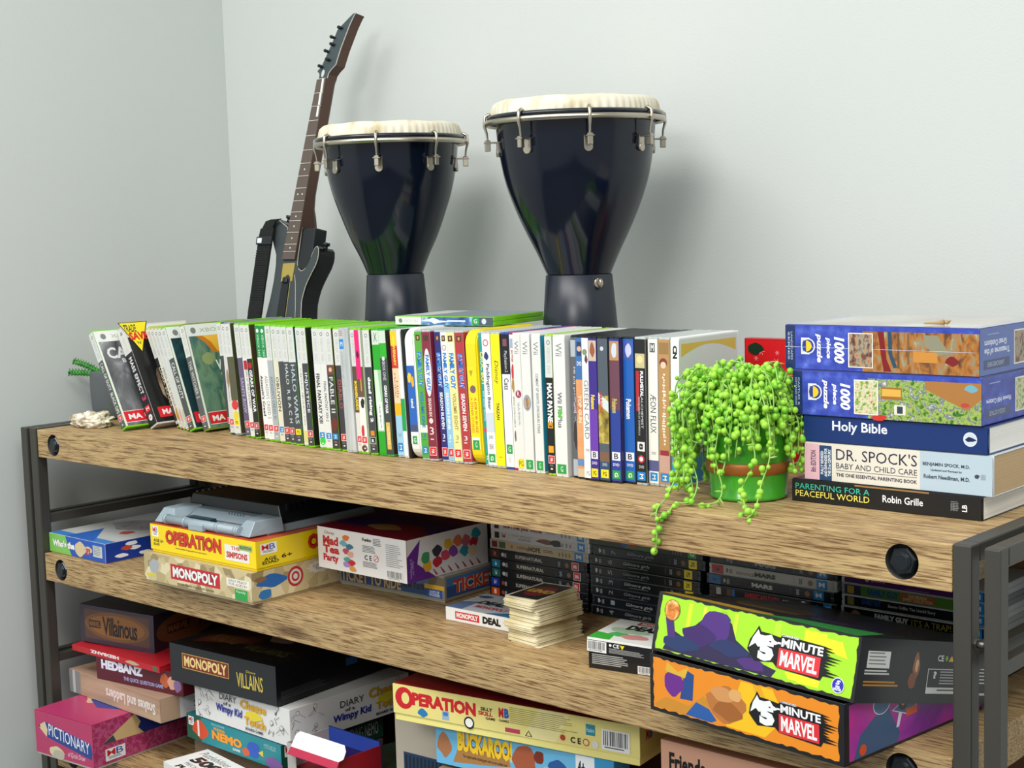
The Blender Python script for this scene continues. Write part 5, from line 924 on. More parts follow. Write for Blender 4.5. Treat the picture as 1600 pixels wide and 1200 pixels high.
def tea_front(p):
    p.rect(0, 0, 1, 1, '#eceae8'); p.text('Disney', .08, .82, .20, .92, '#8a3a5a', bold=.01, ital=.2)
    for l, y0, y1, x1 in (('Mad', .58, .80, .24), ('Tea', .38, .58, .25), ('Party', .14, .36, .24)): p.text(l, .06, y0, x1, y1, '#c8243a', bold=.05)
    for i, (x, y, c) in enumerate(((.33, .82, '#e07a3a'), (.30, .68, '#6ab0c8'), (.37, .62, '#3a7a9a'), (.33, .5, '#c8506a'), (.38, .44, '#e8b0a0'), (.34, .3, '#5aa8a0'), (.39, .24, '#c8303a'), (.33, .18, '#b088c8'), (.40, .1, '#e09a4a'))): p.blob(x, y, .04, .07, c, i + 2)
    p.text('Funko', .52, .82, .62, .90, '#1c1c1c', bold=.04); p.lines(.64, .74, .74, .92, 5, '#6a6a6a'); p.lines(.52, .55, .68, .72, 5, '#7a7a7a'); p.text('C E', .54, .38, .62, .50, '#1c1c1c', bold=.02); p.circ(.67, .45, .0052, '#c8303a'); p.circ(.67, .45, .0042, '#eceae8'); p.poly([(.645, .40), (.65, .39), (.695, .50), (.69, .51)], '#c8303a')
    p.lines(.52, .2, .7, .34, 5, '#7a7a7a'); p.lines(.78, .3, .96, .84, 12, '#8a8a8a', fill=.3); p.barcode(.78, .03, .96, .24)
def tea_side(p):
    p.rect(0, 0, 1, 1, '#e6e4e4'); p.poly([(0, 0), (.34, 0), (.12, .40), (.16, .95), (0, .6)], '#6a2f94'); p.rect(0, 0, .10, .6, '#6a2f94'); p.text('Ages 6+\n2-6 Players', .03, .1, .08, .55, '#d8c8ec', rot=-90)
    for i, (x, y, c) in enumerate(((.24, .3, '#e8b03a'), (.22, .5, '#4a9a6a'), (.36, .34, '#c8303a'), (.36, .6, '#3a3a44'), (.46, .45, '#d8506a'), (.5, .7, '#e8b83a'), (.56, .5, '#8a4aa8'), (.62, .72, '#e07a4a'), (.7, .45, '#3a9ab0'), (.72, .68, '#c86a7a'), (.82, .6, '#c8303a'), (.85, .8, '#2a9aa8'), (.8, .4, '#e8d0b0'))): p.blob(x, y, .055, .13, c, i + 5)
    for k in range(7): p.poly([(.3 + .09 * k, .2), (.31 + .09 * k, .2), (.36 + .09 * k, .05), (.34 + .09 * k, .04)], '#b02838')
gbox('game_box', 'white and purple tea party game box with dark red top', (.6315, .0935), -.6, .1965, .170, .0640, ZM + .0402, '#7c1226', tea_front, tea_side,
     lambda p: (p.rect(0, 0, 1, 1, '#7a1226'), p.poly([(0, .2), (.35, .2), (.4, .5), (.8, .5), (.9, .3), (1, .3), (1, .7), (0, .8)], '#3a1f6a'), p.blob(.5, .3, .16, .1, '#a8884a', 3), p.blob(.45, .7, .2, .12, '#4a1a5a', 6)), lidf=1, basec='#e6e4e2')
# small white card box
gbox('card_box', 'small flat white card game box beside the pile of cards', (.9032, .0919), 1.5, .1195, .088, .0190, ZM, '#e9e9e7',
     lambda p: (p.rect(0, 0, 1, 1, '#eeeeec'), p.rect(.15, .2, .53, .78, '#d0262e'), p.text('MONOPOLY', .17, .3, .51, .7, '#f6f4f2', bold=.05), p.text('DEAL', .58, .22, .86, .78, '#161616', bold=.07)), None,
     lambda p: (p.rect(0, 0, 1, 1, '#8fa0b4'), p.rect(.0, .0, .97, .97, '#c4cacf'), p.poly([(0, .0), (.25, 0), (.2, .5), (0, .4)], '#5a7aa8'), p.text('DEAL', .2, .42, .62, .62, '#1c1c22', bold=.07, ital=.2), p.text('MONOPOLY', .3, .2, .8, .34, '#c0303a', bold=.05), p.poly([(.6, 0), (1, 0), (1, .3)], '#2f6fa0'), p.poly([(.7, .7), (1, .6), (1, 1), (.7, 1)], '#7a2434'), p.blob(.12, .8, .1, .08, '#3a5a8a', 2)), lidf=1, cat='card box', grp='small card boxes on the middle board')
t = gbox('card_box', 'small black and white card box with green corner, right of the card pile', (1.2123, .0300), 10, .0900, .092, .0200, ZM, '#1b1b1d',
     lambda p: (p.rect(0, 0, 1, 1, '#141416'), p.lines(.05, .25, .68, .95, 6, '#a9a9a6', fill=.5), p.barcode(.76, .04, .97, .55)), lambda p: (p.rect(0, 0, 1, 1, '#1a1a1c'), p.lines(.1, .3, .8, .8, 4, '#8a8a88')), None, lidf=1, cat='card box', grp='small card boxes on the middle board')
gbox('card_box', 'card box with green and white top leaning on the small black box', (1.2105, .0290), 11, .0900, .092, .0190, ZM + .0205, '#e4e4e2',
     lambda p: (p.rect(0, 0, 1, 1, '#17171a'), p.rect(0, .86, 1, 1, '#e9e9e6'), p.barcode(.0, .05, .3, .82), p.circ(.36, .66, .0018, '#e9e9e6'), p.text('CE', .4, .52, .5, .78, '#e9e9e6', bold=.02), p.poly([(.51, .75), (.58, .75), (.545, .45)], '#e8d81e'), p.lines(.34, .1, .95, .45, 4, '#9a9a98', fill=.5)), lambda p: (p.rect(0, 0, 1, 1, '#1a1a1c'), p.rect(0, .8, 1, 1, '#e4e4e2'), p.lines(.1, .2, .8, .6, 4, '#8a8a88')),
     lambda p: (p.rect(0, 0, 1, 1, '#dfe2dc'), p.poly([(0, .0), (.34, .0), (.3, .25), (0, .3)], '#3fa83a'), p.blob(.35, .3, .15, .1, '#4fae62', 3), p.blob(.6, .25, .2, .12, '#c98a84', 7), p.blob(.4, .5, .3, .14, '#a9c4a4', 9), p.text('DEAL', .3, .55, .8, .78, '#1c2420', bold=.07), p.rect(.35, .82, .9, .97, '#b0323a'), p.text('MONOPOLY', .4, .85, .86, .94, '#eeeade', bold=.04)), lidf=1, cat='card box', grp='small card boxes on the middle board', tilt=(0, 1.5))
# pile of playing cards
bm = bmesh.new(); pr = []
rr = .004; w_, d_ = .056, .087
for cx, cy, a0 in ((w_ - rr, rr, -90), (w_ - rr, d_ - rr, 0), (rr, d_ - rr, 90), (rr, rr, 180)):
    for k in range(4): a = R(a0 + 30 * k); pr.append((cx + rr * math.cos(a) - w_ / 2, cy + rr * math.sin(a) - d_ / 2))
CT = .00105
A_ = [bm.verts.new((x, y, 0)) for x, y in pr]; B_ = [bm.verts.new((x, y, CT * .78)) for x, y in pr]; n = len(A_)
bm.faces.new(A_[::-1]); bm.faces.new(B_)
for i in range(n): bm.faces.new((A_[i], A_[(i + 1) % n], B_[(i + 1) % n], B_[i]))
cme = bpy.data.meshes.new('playing_card'); bm.to_mesh(cme); bm.free(); cme.materials.append(ramp_mat('worn_card_edge', [(.3, '#b09a6a'), (.5, '#dccfa4'), (.7, '#efe6c8')], (14, 14, 300), rough=.7))
q = random.Random(21); N_C = 58; dx = dy = 0; an = 0
for k in range(N_C):
    if k % 9 == 0: dx, dy, an = q.uniform(-.0045, .0045), q.uniform(-.004, .004), q.uniform(-4, 4)
    last = k == N_C - 1
    o = new_obj('playing_card', cme, None, (1.083 + dx + q.uniform(-.0012, .0012) - .012 * (k / N_C) + (.004 if k == 0 else 0), .101 + dy + q.uniform(-.0012, .0012) + .004 * (k / N_C), ZM + .0003 + k * CT), (0, 0, R(-7 + an + q.uniform(-1.5, 1.5) + (5 if last else 0) - 10 * (k / N_C - .5) * 0)))
    tag(o, 'dog-eared playing card in the pile between the small card boxes' if not last else 'red and black face-up card topping the pile of playing cards', 'card', 'playing cards in the pile' if not last else None)
    if last:
        p = Print(w_, d_, rough=.35); p.rect(.0, .0, 1, 1, '#e4dcc4'); p.rect(.06, .04, .94, .96, '#1a1616'); p.poly([(.5 + .42 * math.cos(a) * math.cos(.9) - .38 * math.sin(a) * math.sin(.9) * .8, .5 + .42 * math.cos(a) * math.sin(.9) * .64 + .38 * math.sin(a) * math.cos(.9) * .9) for a in [2 * math.pi * j / 24 for j in range(24)]], '#7c1a1c')
        p.text('UNO', .14, .40, .88, .60, '#d8b04a', bold=.08, ital=.2)
        c = p.build('card_face', o, 'top', CT * .78); c.location = (-w_ / 2, -d_ / 2, 0)

# ------------------------------------------------------------------ stacks of flat disc cases at the back of the middle board
def flat_case(x, y, z, label, shell, art, yaw=0.0, grp='', t_=.0142, w=.190):
    c = thing('disc_case', label, 'disc case', (x, y, z), (0, 0, R(yaw)), grp)
    k = ('flat', shell, t_)
    if k not in SHELL:
        bm = bmesh.new(); s = .0006
        bm_box(bm, 0, 0, 0, w, .132, t_ * .5 - s / 2, bev=.0011, seg=2); bm_box(bm, 0, 0, t_ * .5 + s / 2, w, .132, t_, bev=.0011, seg=2); bm_box(bm, .001, .0006, .001, w - .001, .131, t_ - .001)
        me = bpy.data.meshes.new('case_shell'); bm.to_mesh(me); bm.free(); me.materials.append(mat(shell, rough=.22)); SHELL[k] = me
    new_obj('case_shell', SHELL[k], c)
    p = Print(w - .009, t_ - .0026, rough=.25); art(p); p.build('spine_sleeve', c, 'front', -.0001).location = (.0045, 0, .0013)
    return c
def fr(p, r, x0, x1):    # rating square lying sideways
    p.rect(x0 - .006, .0, x1 + .006, 1, '#d9d9d6' if r == 'r' else RATE[r]); p.rect(x0, .06, x1, .94, RATE[r]); p.text(LET[r], x0 + .012, .25, x1 - .012, .75, '#f2f2f0' if r != 'y' else '#33300e', bold=.03, rot=0 if r != 'y' else -90)
def super_art(n, nc, tab):
    def f(p):
        p.rect(0, 0, 1, 1, '#14181f'); p.rect(0, 0, .09, 1, tab); p.text(str(n), .03, .2, .055, .8, nc, bold=.02, rot=-90)
        p.circ(.13, .5, .0030, '#c9c9c9' if n > 2 else '#a8453a'); p.lines(.15, .2, .175, .85, 3, '#d0d0d0', vert=True); p.text('SUPERNATURAL', .27, .30, .56, .75, '#c9c8bc', bold=.02)
        p.rect(.685, .15, .688, .85, '#5a6068'); p.text('DVD', .725, .2, .75, .8, '#9fb0c4', bold=.03, rot=-90); p.circ(.82, .5, .0036, '#8a6448'); fr(p, 'r', .875, .935)
    return f
def gil_art(n, glow):
    def f(p):
        p.rect(0, 0, 1, 1, '#101820' if n != 1 else '#0e1a26'); p.text('6', .035, .22, .06, .8, '#d4d4d4', bold=.04, rot=-90); p.lines(.075, .2, .10, .85, 3, '#b4b4b4', vert=True)
        p.text(str(n), .16, .25, .20, .78, '#9aa0a4', rot=90); p.text('Gilmore girls', .31, .32, .56, .80, glow, bold=.0, ital=.3); p.rect(.36, .2, .54, .23, glow)
        p.rect(.705, .15, .708, .85, '#6a7278'); p.text('DVD', .745, .2, .77, .8, '#a9b0b6', bold=.03, rot=-90); p.circ(.83, .5, .0036, '#7a5a3c'); fr(p, 'y', .885, .945)
    return f
def mars_art(bgc, tab, tc, tc2, n):
    def f(p):
        p.rect(0, 0, 1, 1, bgc); p.rect(0, 0, .10, 1, tab)
        if n: p.text(str(n), .035, .25, .065, .75, '#16181c', bold=.03, rot=-90)
        p.text('6', .125, .25, .145, .75, tc, bold=.03, rot=-90); p.lines(.155, .2, .18, .85, 3, tc, vert=True); p.text('veronica', .21, .22, .36, .66, tc2, bold=0); p.text('MARS', .365, .26, .54, .76, tc, bold=.06)
        p.rect(.685, .15, .688, .85, '#6a7278'); p.text('DVD', .73, .2, .755, .8, tc, bold=.03, rot=-90); p.circ(.82, .5, .0036, '#8a6448'); fr(p, 'b', .875, .945)
    return f
YS = .234
st1 = [('dark flat disc case with orange number 1 tab at the bottom of the first stack', super_art(1, '#f0d8c8', '#c8481e'), BLK), ('dark flat disc case with deep blue number 2 tab', super_art(2, '#d8e0f0', '#1c3aa8'), BLK),
       ('dark flat disc case with green-teal number 3 tab', super_art(3, '#c8e0d8', '#1c6a62'), BLK), ('dark flat disc case with bright teal number 4 tab', super_art(4, '#c8e4f0', '#1c7c98'), BLK), ('dark flat disc case with dull rust number 5 tab', super_art(5, '#c87a5a', '#4a241c'), BLK),
       ('tan flat disc case with blue rating square', lambda p: (p.rect(0, 0, 1, 1, '#c4b08c'), p.rect(.0, .1, .06, .9, '#6a2a1c'), p.rect(.08, .1, .15, .9, '#4a6a48'), p.circ(.22, .45, .0025, '#a8864a'), p.text('raising', .28, .2, .40, .72, '#3a3024'), p.text('HOPE', .405, .2, .53, .82, '#2c241c', bold=.03), p.lines(.56, .3, .68, .7, 2, '#5a4a38'), p.lines(.72, .2, .86, .8, 4, '#8a7a5c', vert=True), fr(p, 'b', .89, .965)), CLEAR),
       ('white flat disc case with thin grey script and a dark couple-shaped smudge', lambda p: (p.rect(0, 0, 1, 1, '#c9c9c8'), p.rect(.02, .1, .07, .9, '#3a2c24'), p.text('3', .10, .3, .14, .8, '#8a3a44', bold=.03, rot=-90), p.text('how i met your', .22, .55, .42, .85, '#5a5a5c'), p.text('mother', .28, .18, .42, .55, '#5a5a5c'), p.blob(.58, .5, .10, .3, '#7a4a34', 3), p.blob(.68, .5, .06, .4, '#1c1c20', 5), p.lines(.74, .2, .86, .8, 3, '#8f8f8f', vert=True), fr(p, 'b', .91, .97)), WHT),
       ('white flat disc case with dark red lettering, highest visible in the first stack', lambda p: (p.rect(0, 0, 1, 1, '#cfcfce'), p.rect(.02, .1, .07, .9, '#3a2c24'), p.text('how i met your mother', .12, .15, .55, .8, '#8a1f24', bold=.04), p.lines(.58, .3, .7, .6, 2, '#8a8a8c'), p.lines(.74, .2, .86, .8, 3, '#8f8f8f', vert=True), fr(p, 'b', .91, .97)), WHT)]
jx = random.Random(3)
for i, (lb, a, sh) in enumerate(st1): flat_case(.857 + (0, 0, .002, .003, .001, .002, .005, .005)[i], YS + jx.uniform(-.001, .001), ZM + .0003 + i * .01435, lb, sh, a, jx.uniform(-.5, .5), 'disc cases stacked flat behind the cards')
st2 = [(4, 'flat disc case numbered 4 at the very bottom of the second stack'), (1, 'flat disc case numbered 1, second from the bottom of its stack'), (2, 'flat disc case numbered 2 in the middle of the dark stack'), (3, 'flat disc case numbered 3 above the number 2 case'), (5, 'flat disc case numbered 5 with yellow rating square'), (6, 'flat disc case numbered 6 under the number 7 case'), (7, 'flat disc case numbered 7 shifted slightly to the right')]
for i, (n, lb) in enumerate(st2): flat_case(1.0515 + (0, .003, 0, 0, 0, -.001, .006)[i], YS + jx.uniform(-.001, .001), ZM + .0003 + i * .01435, 'black ' + lb, '#2a3438', gil_art(n, '#b9bcb8' if i % 2 else '#8f9698'), jx.uniform(-.6, .6), 'black numbered disc cases in the second stack')
flat_case(1.055, YS, ZM + .0003 + 7 * .01435, 'green and dark flat disc case topping the second stack, close under the board', '#2a3438', lambda p: (p.rect(0, 0, 1, 1, '#1c2a1c'), p.rect(.3, 0, .6, .5, '#3f6a24'), p.blob(.3, .5, .03, .3, '#2a4a9a', 2), p.blob(.38, .5, .04, .3, '#9a2a24', 3), p.lines(.75, .2, .85, .8, 4, '#5a5a58', vert=True), fr(p, 'g', .9, .96)), 0, 'disc cases stacked flat at the back')
st3 = [('black flat disc case lowest in the third stack, mostly hidden', lambda p: p.rect(0, 0, 1, 1, '#15181c'), BLK), ('plain dark flat disc case, second from the bottom of the third stack', lambda p: p.rect(0, 0, 1, 1, '#1c2024'), BLK), ('dark flat disc case hidden behind the green game box', lambda p: p.rect(0, 0, 1, 1, '#14161c'), BLK), ('dark flat disc case just below the volume 8 one', lambda p: p.rect(0, 0, 1, 1, '#181c20'), BLK),
       ('navy flat disc case with red lettering and large white 8', lambda p: (p.rect(0, 0, 1, 1, '#12161e'), p.rect(.04, .1, .08, .9, '#b0b0ac'), p.rect(.13, .1, .17, .9, '#6a4a30'), p.rect(.175, .1, .2, .9, '#2a6aa8'), p.text('AMERICAN DAD!', .28, .2, .57, .82, '#a82a2c', bold=.05), p.text('VOLUME', .6, .3, .73, .68, '#d0d0d0', bold=.02), p.text('8', .745, .12, .785, .9, '#d0d0d0', bold=.04), p.text('3', .865, .3, .885, .7, '#d0d0d0'), fr(p, 'b', .93, .985)), BLK),
       ('dark flat disc case with blue left tab and white capitals', mars_art('#14191e', '#1c6aa8', '#c9c9c9', '#5a2430', 2), '#2a3438'), ('pale grey flat disc case with red left tab', mars_art('#b4b2aa', '#b0323a', '#1c1c1c', '#7a3038', 3), CLEAR), ('dark flat disc case with grey lettering right under the top board', mars_art('#14181c', '#2a2e33', '#a9a9a9', '#4a4e52', 0), '#2a3438')]
for i, (lb, a, sh) in enumerate(st3): flat_case(1.2525 + (0, 0, 0, 0, .002, -.003, .002, .003)[i], YS + jx.uniform(-.001, .001), ZM + .0003 + i * .01435, lb, sh, a, jx.uniform(-.5, .5), 'disc cases in the third stack')
bt = lambda p: fr(p, 'b', .93, .985)
st4 = [('black flat disc case lowest in the right stack, blue rating end', lambda p: (p.rect(0, 0, 1, 1, '#15181c'), bt(p))), ('dark flat disc case near the foot of the right stack', lambda p: (p.rect(0, 0, 1, 1, '#1a1d24'), bt(p))), ('dark flat disc case third from the foot of the right stack', lambda p: (p.rect(0, 0, 1, 1, '#15181c'), bt(p))),
       ('dark flat disc case just under the black one with a movie-parody title', lambda p: (p.rect(0, 0, 1, 1, '#17161e'), p.text('BLUE HARVEST', .4, .3, .8, .7, '#6a6030'), bt(p))),
       ('black flat disc case with bold grey title and gold thin capitals', lambda p: (p.rect(0, 0, 1, 1, '#0e0f14'), p.blob(.09, .5, .03, .3, '#7a5a4a', 3), p.text('FAMILY GUY', .23, .2, .48, .8, '#a9a9a6', bold=.06), p.text("IT'S A TRAP!", .50, .15, .78, .82, '#8a7c34', bold=.0), bt(p))),
       ('midnight blue flat disc case with small white title', lambda p: (p.rect(0, 0, 1, 1, '#10131c'), p.rect(.02, .1, .07, .9, '#8a7a3a'), p.text('FAMILY GUY', .13, .3, .27, .9, '#1c4a8a', bold=.05), p.text('Stewie Griffin: The Untold Story', .32, .3, .66, .72, '#b9b9b4', bold=.02), bt(p))),
       ('green flat disc case with an orange-brown title box', lambda p: (p.rect(0, 0, 1, 1, '#4c7a28'), p.rect(0, 0, .12, 1, '#2c2a4a'), p.rect(.02, .1, .07, .9, '#a88a3a'), p.text('FAMILY GUY', .17, .15, .40, .85, '#1f4f8a', bold=.06), p.rect(.41, .05, .66, .95, '#9a5a2c'), p.text('THE FREAKIN\nSWEET COLLECTION', .43, .15, .64, .85, '#c8b88a', bold=.02), bt(p))),
       ('purple flat disc case high in the right stack', lambda p: (p.rect(0, 0, 1, 1, '#4a1c5a'), p.circ(.17, .6, .003, '#c8b8a8'), p.text('SEASON 5', .2, .4, .3, .8, '#c8a8c8'), p.rect(.45, .12, .62, .16, '#b07ac0'), bt(p)))]
for i, (lb, a) in enumerate(st4): flat_case(1.4495 + (0, 0, 0, 0, 0, .001, .001, .001)[i], YS + jx.uniform(-.001, .001), ZM + .0003 + i * .01435, lb, ('#23282c', '#b9bfbd', '#8e9492', '#b9bfbd', '#9aa09e', '#b9bfbd', '#84898a', '#b9bfbd')[i], a, jx.uniform(-.4, .4), 'disc cases in the right stack')

# ------------------------------------------------------------------ the two big hero game boxes
def five_logo(p, x0, y0, s):
    """white beast-shaped 5, black brush patch, words; x0,y0 lower left, s scale of width"""
    X = lambda u: x0 + s * u; Y = lambda v: y0 + v * .62
    pts = [(0, .35), (.02, .6), (.08, .82), (.12, 1.0), (.16, .86), (.26, .86), (.42, .82), (.44, .9), (.98, .86)]
    q = random.Random(4)
    for k in range(10): pts += [(1.0 + q.uniform(.06, .24), .82 - k * .075), (1.0 + q.uniform(0, .04), .80 - k * .075)]
    pts += [(.98, .0), (.42, .05), (.36, .16), (.12, .08), (.06, .2)]
    p.poly([(X(a), Y(b)) for a, b in pts], '#141416')
    p.poly([(X(a), Y(b)) for a, b in [(.02, .4), (.06, .68), (.12, .9), (.15, .78), (.22, .78), (.30, .84), (.34, .72), (.41, .66), (.36, .60), (.30, .64), (.24, .60), (.20, .50), (.14, .46), (.10, .54)]], '#eef0f0')
    p.text('5', X(.15), Y(.14), X(.36), Y(.70), '#eef0f0', bold=.08)
    p.poly([(X(.27), Y(.66)), (X(.31), Y(.68)), (X(.30), Y(.63))], '#141416')
    p.text('CONNOR REID', X(.44), Y(.86), X(.66), Y(.92), '#eef0f0', bold=.03, outline='#141416'); p.text('-MINUTE', X(.39), Y(.60), X(.98), Y(.82), '#eef0f0', bold=.035)
    p.rect(X(.42), Y(.06), X(.96), Y(.56), '#d8323a'); p.text('MARVEL', X(.45), Y(.12), X(.93), Y(.51), '#f4f2f0', bold=.03)
def hero_green(p):
    p.rect(0, 0, 1, 1, '#1c1c1e'); p.ragged(.02, .05, .985, .96, '#9fd62a', seed=3, amp=.018)
    for a, b, c in ((.16, .02, '#cfe82e'), (.24, .015, '#dcec40'), (.33, .03, '#8cc82a'), (.74, .10, '#e6e62a'), (.60, .03, '#b4dc34'), (.40, .02, '#c4e238')): p.poly([(a, .08), (a + b, .08), (a + b + .01, .92), (a + .01, .92)], c)
    p.poly([(.80, .86), (.92, .86), (.95, .62), (.84, .68)], '#e8e42a'); p.poly([(.70, .1), (.82, .1), (.78, .22), (.68, .2)], '#e8e42a')
    # plain violet and navy shapes with a glowing orange ball
    p.poly([(.06, .06), (.10, .42), (.16, .34), (.20, .52), (.27, .78), (.34, .88), (.40, .74), (.43, .5), (.50, .36), (.56, .24), (.64, .18), (.62, .06)], '#2c2448')
    p.blob(.32, .62, .085, .26, '#4c2c78', 6); p.blob(.24, .42, .08, .18, '#3a2260', 8); p.blob(.40, .34, .09, .12, '#26305c', 3); p.blob(.15, .22, .09, .13, '#22345e', 4); p.blob(.52, .18, .07, .09, '#4a2c70', 5)
    p.poly([(.055, .6), (.10, .58), (.12, .3), (.08, .28)], '#452a70'); p.circ(.085, .74, .0118, '#3a1c14', 26); p.circ(.085, .74, .0112, ramp_mat('glowing_ball_art', [(.3, '#7a3a1c'), (.5, '#d8843a'), (.65, '#f6d890'), (.8, '#a8522a')], (90, 90, 90), rough=.3, distort=.5), 26)
    five_logo(p, .49, .20, .36)
    p.circ(.925, .20, .0078, '#e6e6f4', 26); p.circ(.925, .20, .0070, '#2a32a8', 26); p.text('SPIN\nMASTER', .908, .12, .942, .2, '#e6e6f4', bold=.05); p.text('S', .914, .21, .936, .28, '#e6e6f4', bold=.06, ital=.3)
def hero_side(p):
    p.rect(0, 0, 1, 1, '#26282b'); p.rect(.05, .54, .20, .80, '#d4d4d0'); p.lines(.06, .56, .19, .78, 4, '#7a7a78', fill=.35); p.lines(.04, .42, .23, .51, 2, '#c9c9c6', fill=.55); p.lines(.04, .24, .31, .34, 2, '#b07a2a', fill=.55)
    p.blob(.385, .60, .022, .2, '#8a5a3c', 3); p.blob(.365, .36, .03, .12, '#7a4630', 6); p.blob(.388, .60, .011, .1, '#c9a07a', 2)
    p.text('CE', .53, .68, .575, .78, '#e6e6e2', bold=.03); p.circ(.595, .73, .0028, '#7ab83a'); p.poly([(.61, .68), (.63, .78), (.65, .68)], '#e8b83a')
    p.rect(.47, .16, .80, .56, '#d9d9d6'); p.rect(.475, .26, .795, .545, '#26282b'); p.text('?', .51, .40, .535, .52, '#e6e6e4', bold=.05); p.lines(.56, .29, .78, .52, 5, '#b4b4b2', fill=.4); p.lines(.55, .18, .76, .23, 1, '#4a4a4a')
    p.lines(.84, .30, .97, .70, 7, '#c9c9c6', fill=.4); p.rect(.84, .14, .96, .18, '#c9c9c6')
def hero_orange(p):
    p.rect(0, 0, 1, 1, '#1a1a1c'); p.ragged(.02, .07, .975, .95, '#e88c22', seed=9, amp=.018); p.poly([(.42, .1), (.62, .1), (.72, .5), (.66, .93), (.5, .93)], '#f2c020'); p.poly([(.56, .93), (.60, .93), (.66, .5), (.62, .3)], '#e8a824')
    # plain robe, fist-like rock and stones as generic shapes
    p.poly([(.03, .14), (.09, .30), (.22, .26), (.26, .38), (.30, .5), (.32, .44), (.34, .2), (.36, .08), (.03, .09)], '#c98a2c'); p.poly([(.20, .09), (.26, .36), (.33, .30), (.37, .14), (.34, .08)], '#2a5aa0'); p.poly([(.17, .34), (.20, .88), (.25, .82), (.24, .36)], '#2a4a88')
    p.blob(.135, .58, .05, .24, '#6a2a8a', 4); p.poly([(.09, .76), (.10, .93), (.16, .80), (.22, .92), (.20, .72)], '#dcb03a')
    p.blob(.42, .46, .095, .30, '#b8743a', 8); p.blob(.43, .36, .07, .16, '#a0602c', 3); p.blob(.40, .62, .06, .12, '#d0945a', 5)
    p.blob(.47, .66, .035, .10, '#dca86a', 6)
    five_logo(p, .54, .22, .36)
def hero_purple(p):
    p.rect(0, 0, 1, 1, '#18141c'); p.rect(.03, .05, 1, .95, ramp_mat('magenta_haze_art', [(.3, '#5a1f8a'), (.5, '#9a2aa0'), (.7, '#c8308a')], (12, 12, 12), rough=.3, distort=.6))
    # abstract steel-blue blocks with orange discs
    p.poly([(.06, .05), (.10, .4), (.20, .62), (.30, .66), (.34, .4), (.38, .2), (.36, .05)], '#36587e'); p.ell(.25, .78, .06, .17, '#d8dce6', 20); p.ell(.25, .78, .054, .155, '#4a6a94', 20)
    p.poly([(.32, .6), (.45, .78), (.66, .95), (.76, .95), (.56, .62), (.42, .46)], '#d8dce6'); p.poly([(.33, .6), (.46, .77), (.66, .94), (.73, .94), (.55, .63), (.42, .48)], '#40648c')
    p.circ(.40, .68, .0085, '#1c2c44'); p.circ(.40, .68, .004, '#e08a4a'); p.rect(.42, .42, .5, .55, '#d85a24'); p.circ(.12, .16, .006, '#d8502a'); p.poly([(.37, .3), (.39, .5), (.37, .55), (.35, .3)], '#d8dce6')
hb = thing('game_box', 'big black hero card game box, lime green lid propped crookedly on its orange base', 'game box', (1.3695, -.0534, ZM), (0, 0, R(-6.9)), 'board games on the shelves')
HBK = mat('#1c1c1f', rough=.35)
def tray(name, w, d, h, top, parent, loc=(0, 0, 0), rot=(0, 0, 0), th=.0018):
    """open box: walls plus one closing plate at the top or the bottom"""
    bm = bmesh.new(); z0, z1 = (h - th, h) if top else (0, th)
    bm_box(bm, 0, 0, z0, w, d, z1)
    a, b = (0, h - th) if top else (th, h)
    for q_ in ((0, 0, a, w, th, b), (0, d - th, a, w, d, b), (0, th, a, th, d - th, b), (w - th, th, a, w, d - th, b)): bm_box(bm, *q_, bev=.0005)
    return finish(bm, name, HBK, parent, loc, rot)
base_ = tray('base', .2660, .252, .0650, False, hb)
p = Print(.2660, .0650, rough=.28); hero_orange(p); p.build('front_print', base_, 'front', 0)
p = Print(.252, .0650, rough=.28); hero_purple(p); p.build('side_print', base_, 'right', .2660)
for k in range(2):   # decks lying inside
    box_obj('card_deck', (.02 + .12 * k, .03, .0022, .12 + .12 * k, .19, .020), mat('#7a1c22' if k else '#2a2c34', rough=.5), base_, bev=.001)
mw = Matrix.Translation((1.3695, -.0534, ZM)) @ Matrix.Rotation(R(-6.9), 4, 'Z')
lw = Matrix.Translation((1.3661, -.0455, ZM + .0668)) @ Matrix.Rotation(R(-7.4), 4, 'Z') @ Matrix.Rotation(R(-13.4), 4, 'X')
lid_ = tray('lid', .2780, .262, .0660, True, hb)
lid_.matrix_basis = mw.inverted() @ lw
p = Print(.2780, .0660, rough=.28); hero_green(p); p.build('front_print', lid_, 'front', 0)
p = Print(.262, .0660, rough=.3); hero_side(p); p.build('side_print', lid_, 'right', .2780)
p = Print(.2780, .262, rough=.3); p.rect(0, 0, 1, 1, '#15161a'); p.poly([(0, 0), (.6, 0), (.5, .12), (0, .10)], '#a8842a'); p.poly([(.5, 0), (.98, 0), (.9, .3), (.6, .16)], '#2c7a3a'); p.blob(.6, .5, .2, .2, '#2c2440', 3); p.blob(.3, .4, .2, .15, '#5a4420', 5)
p.build('top_print', lid_, 'top', .0660)

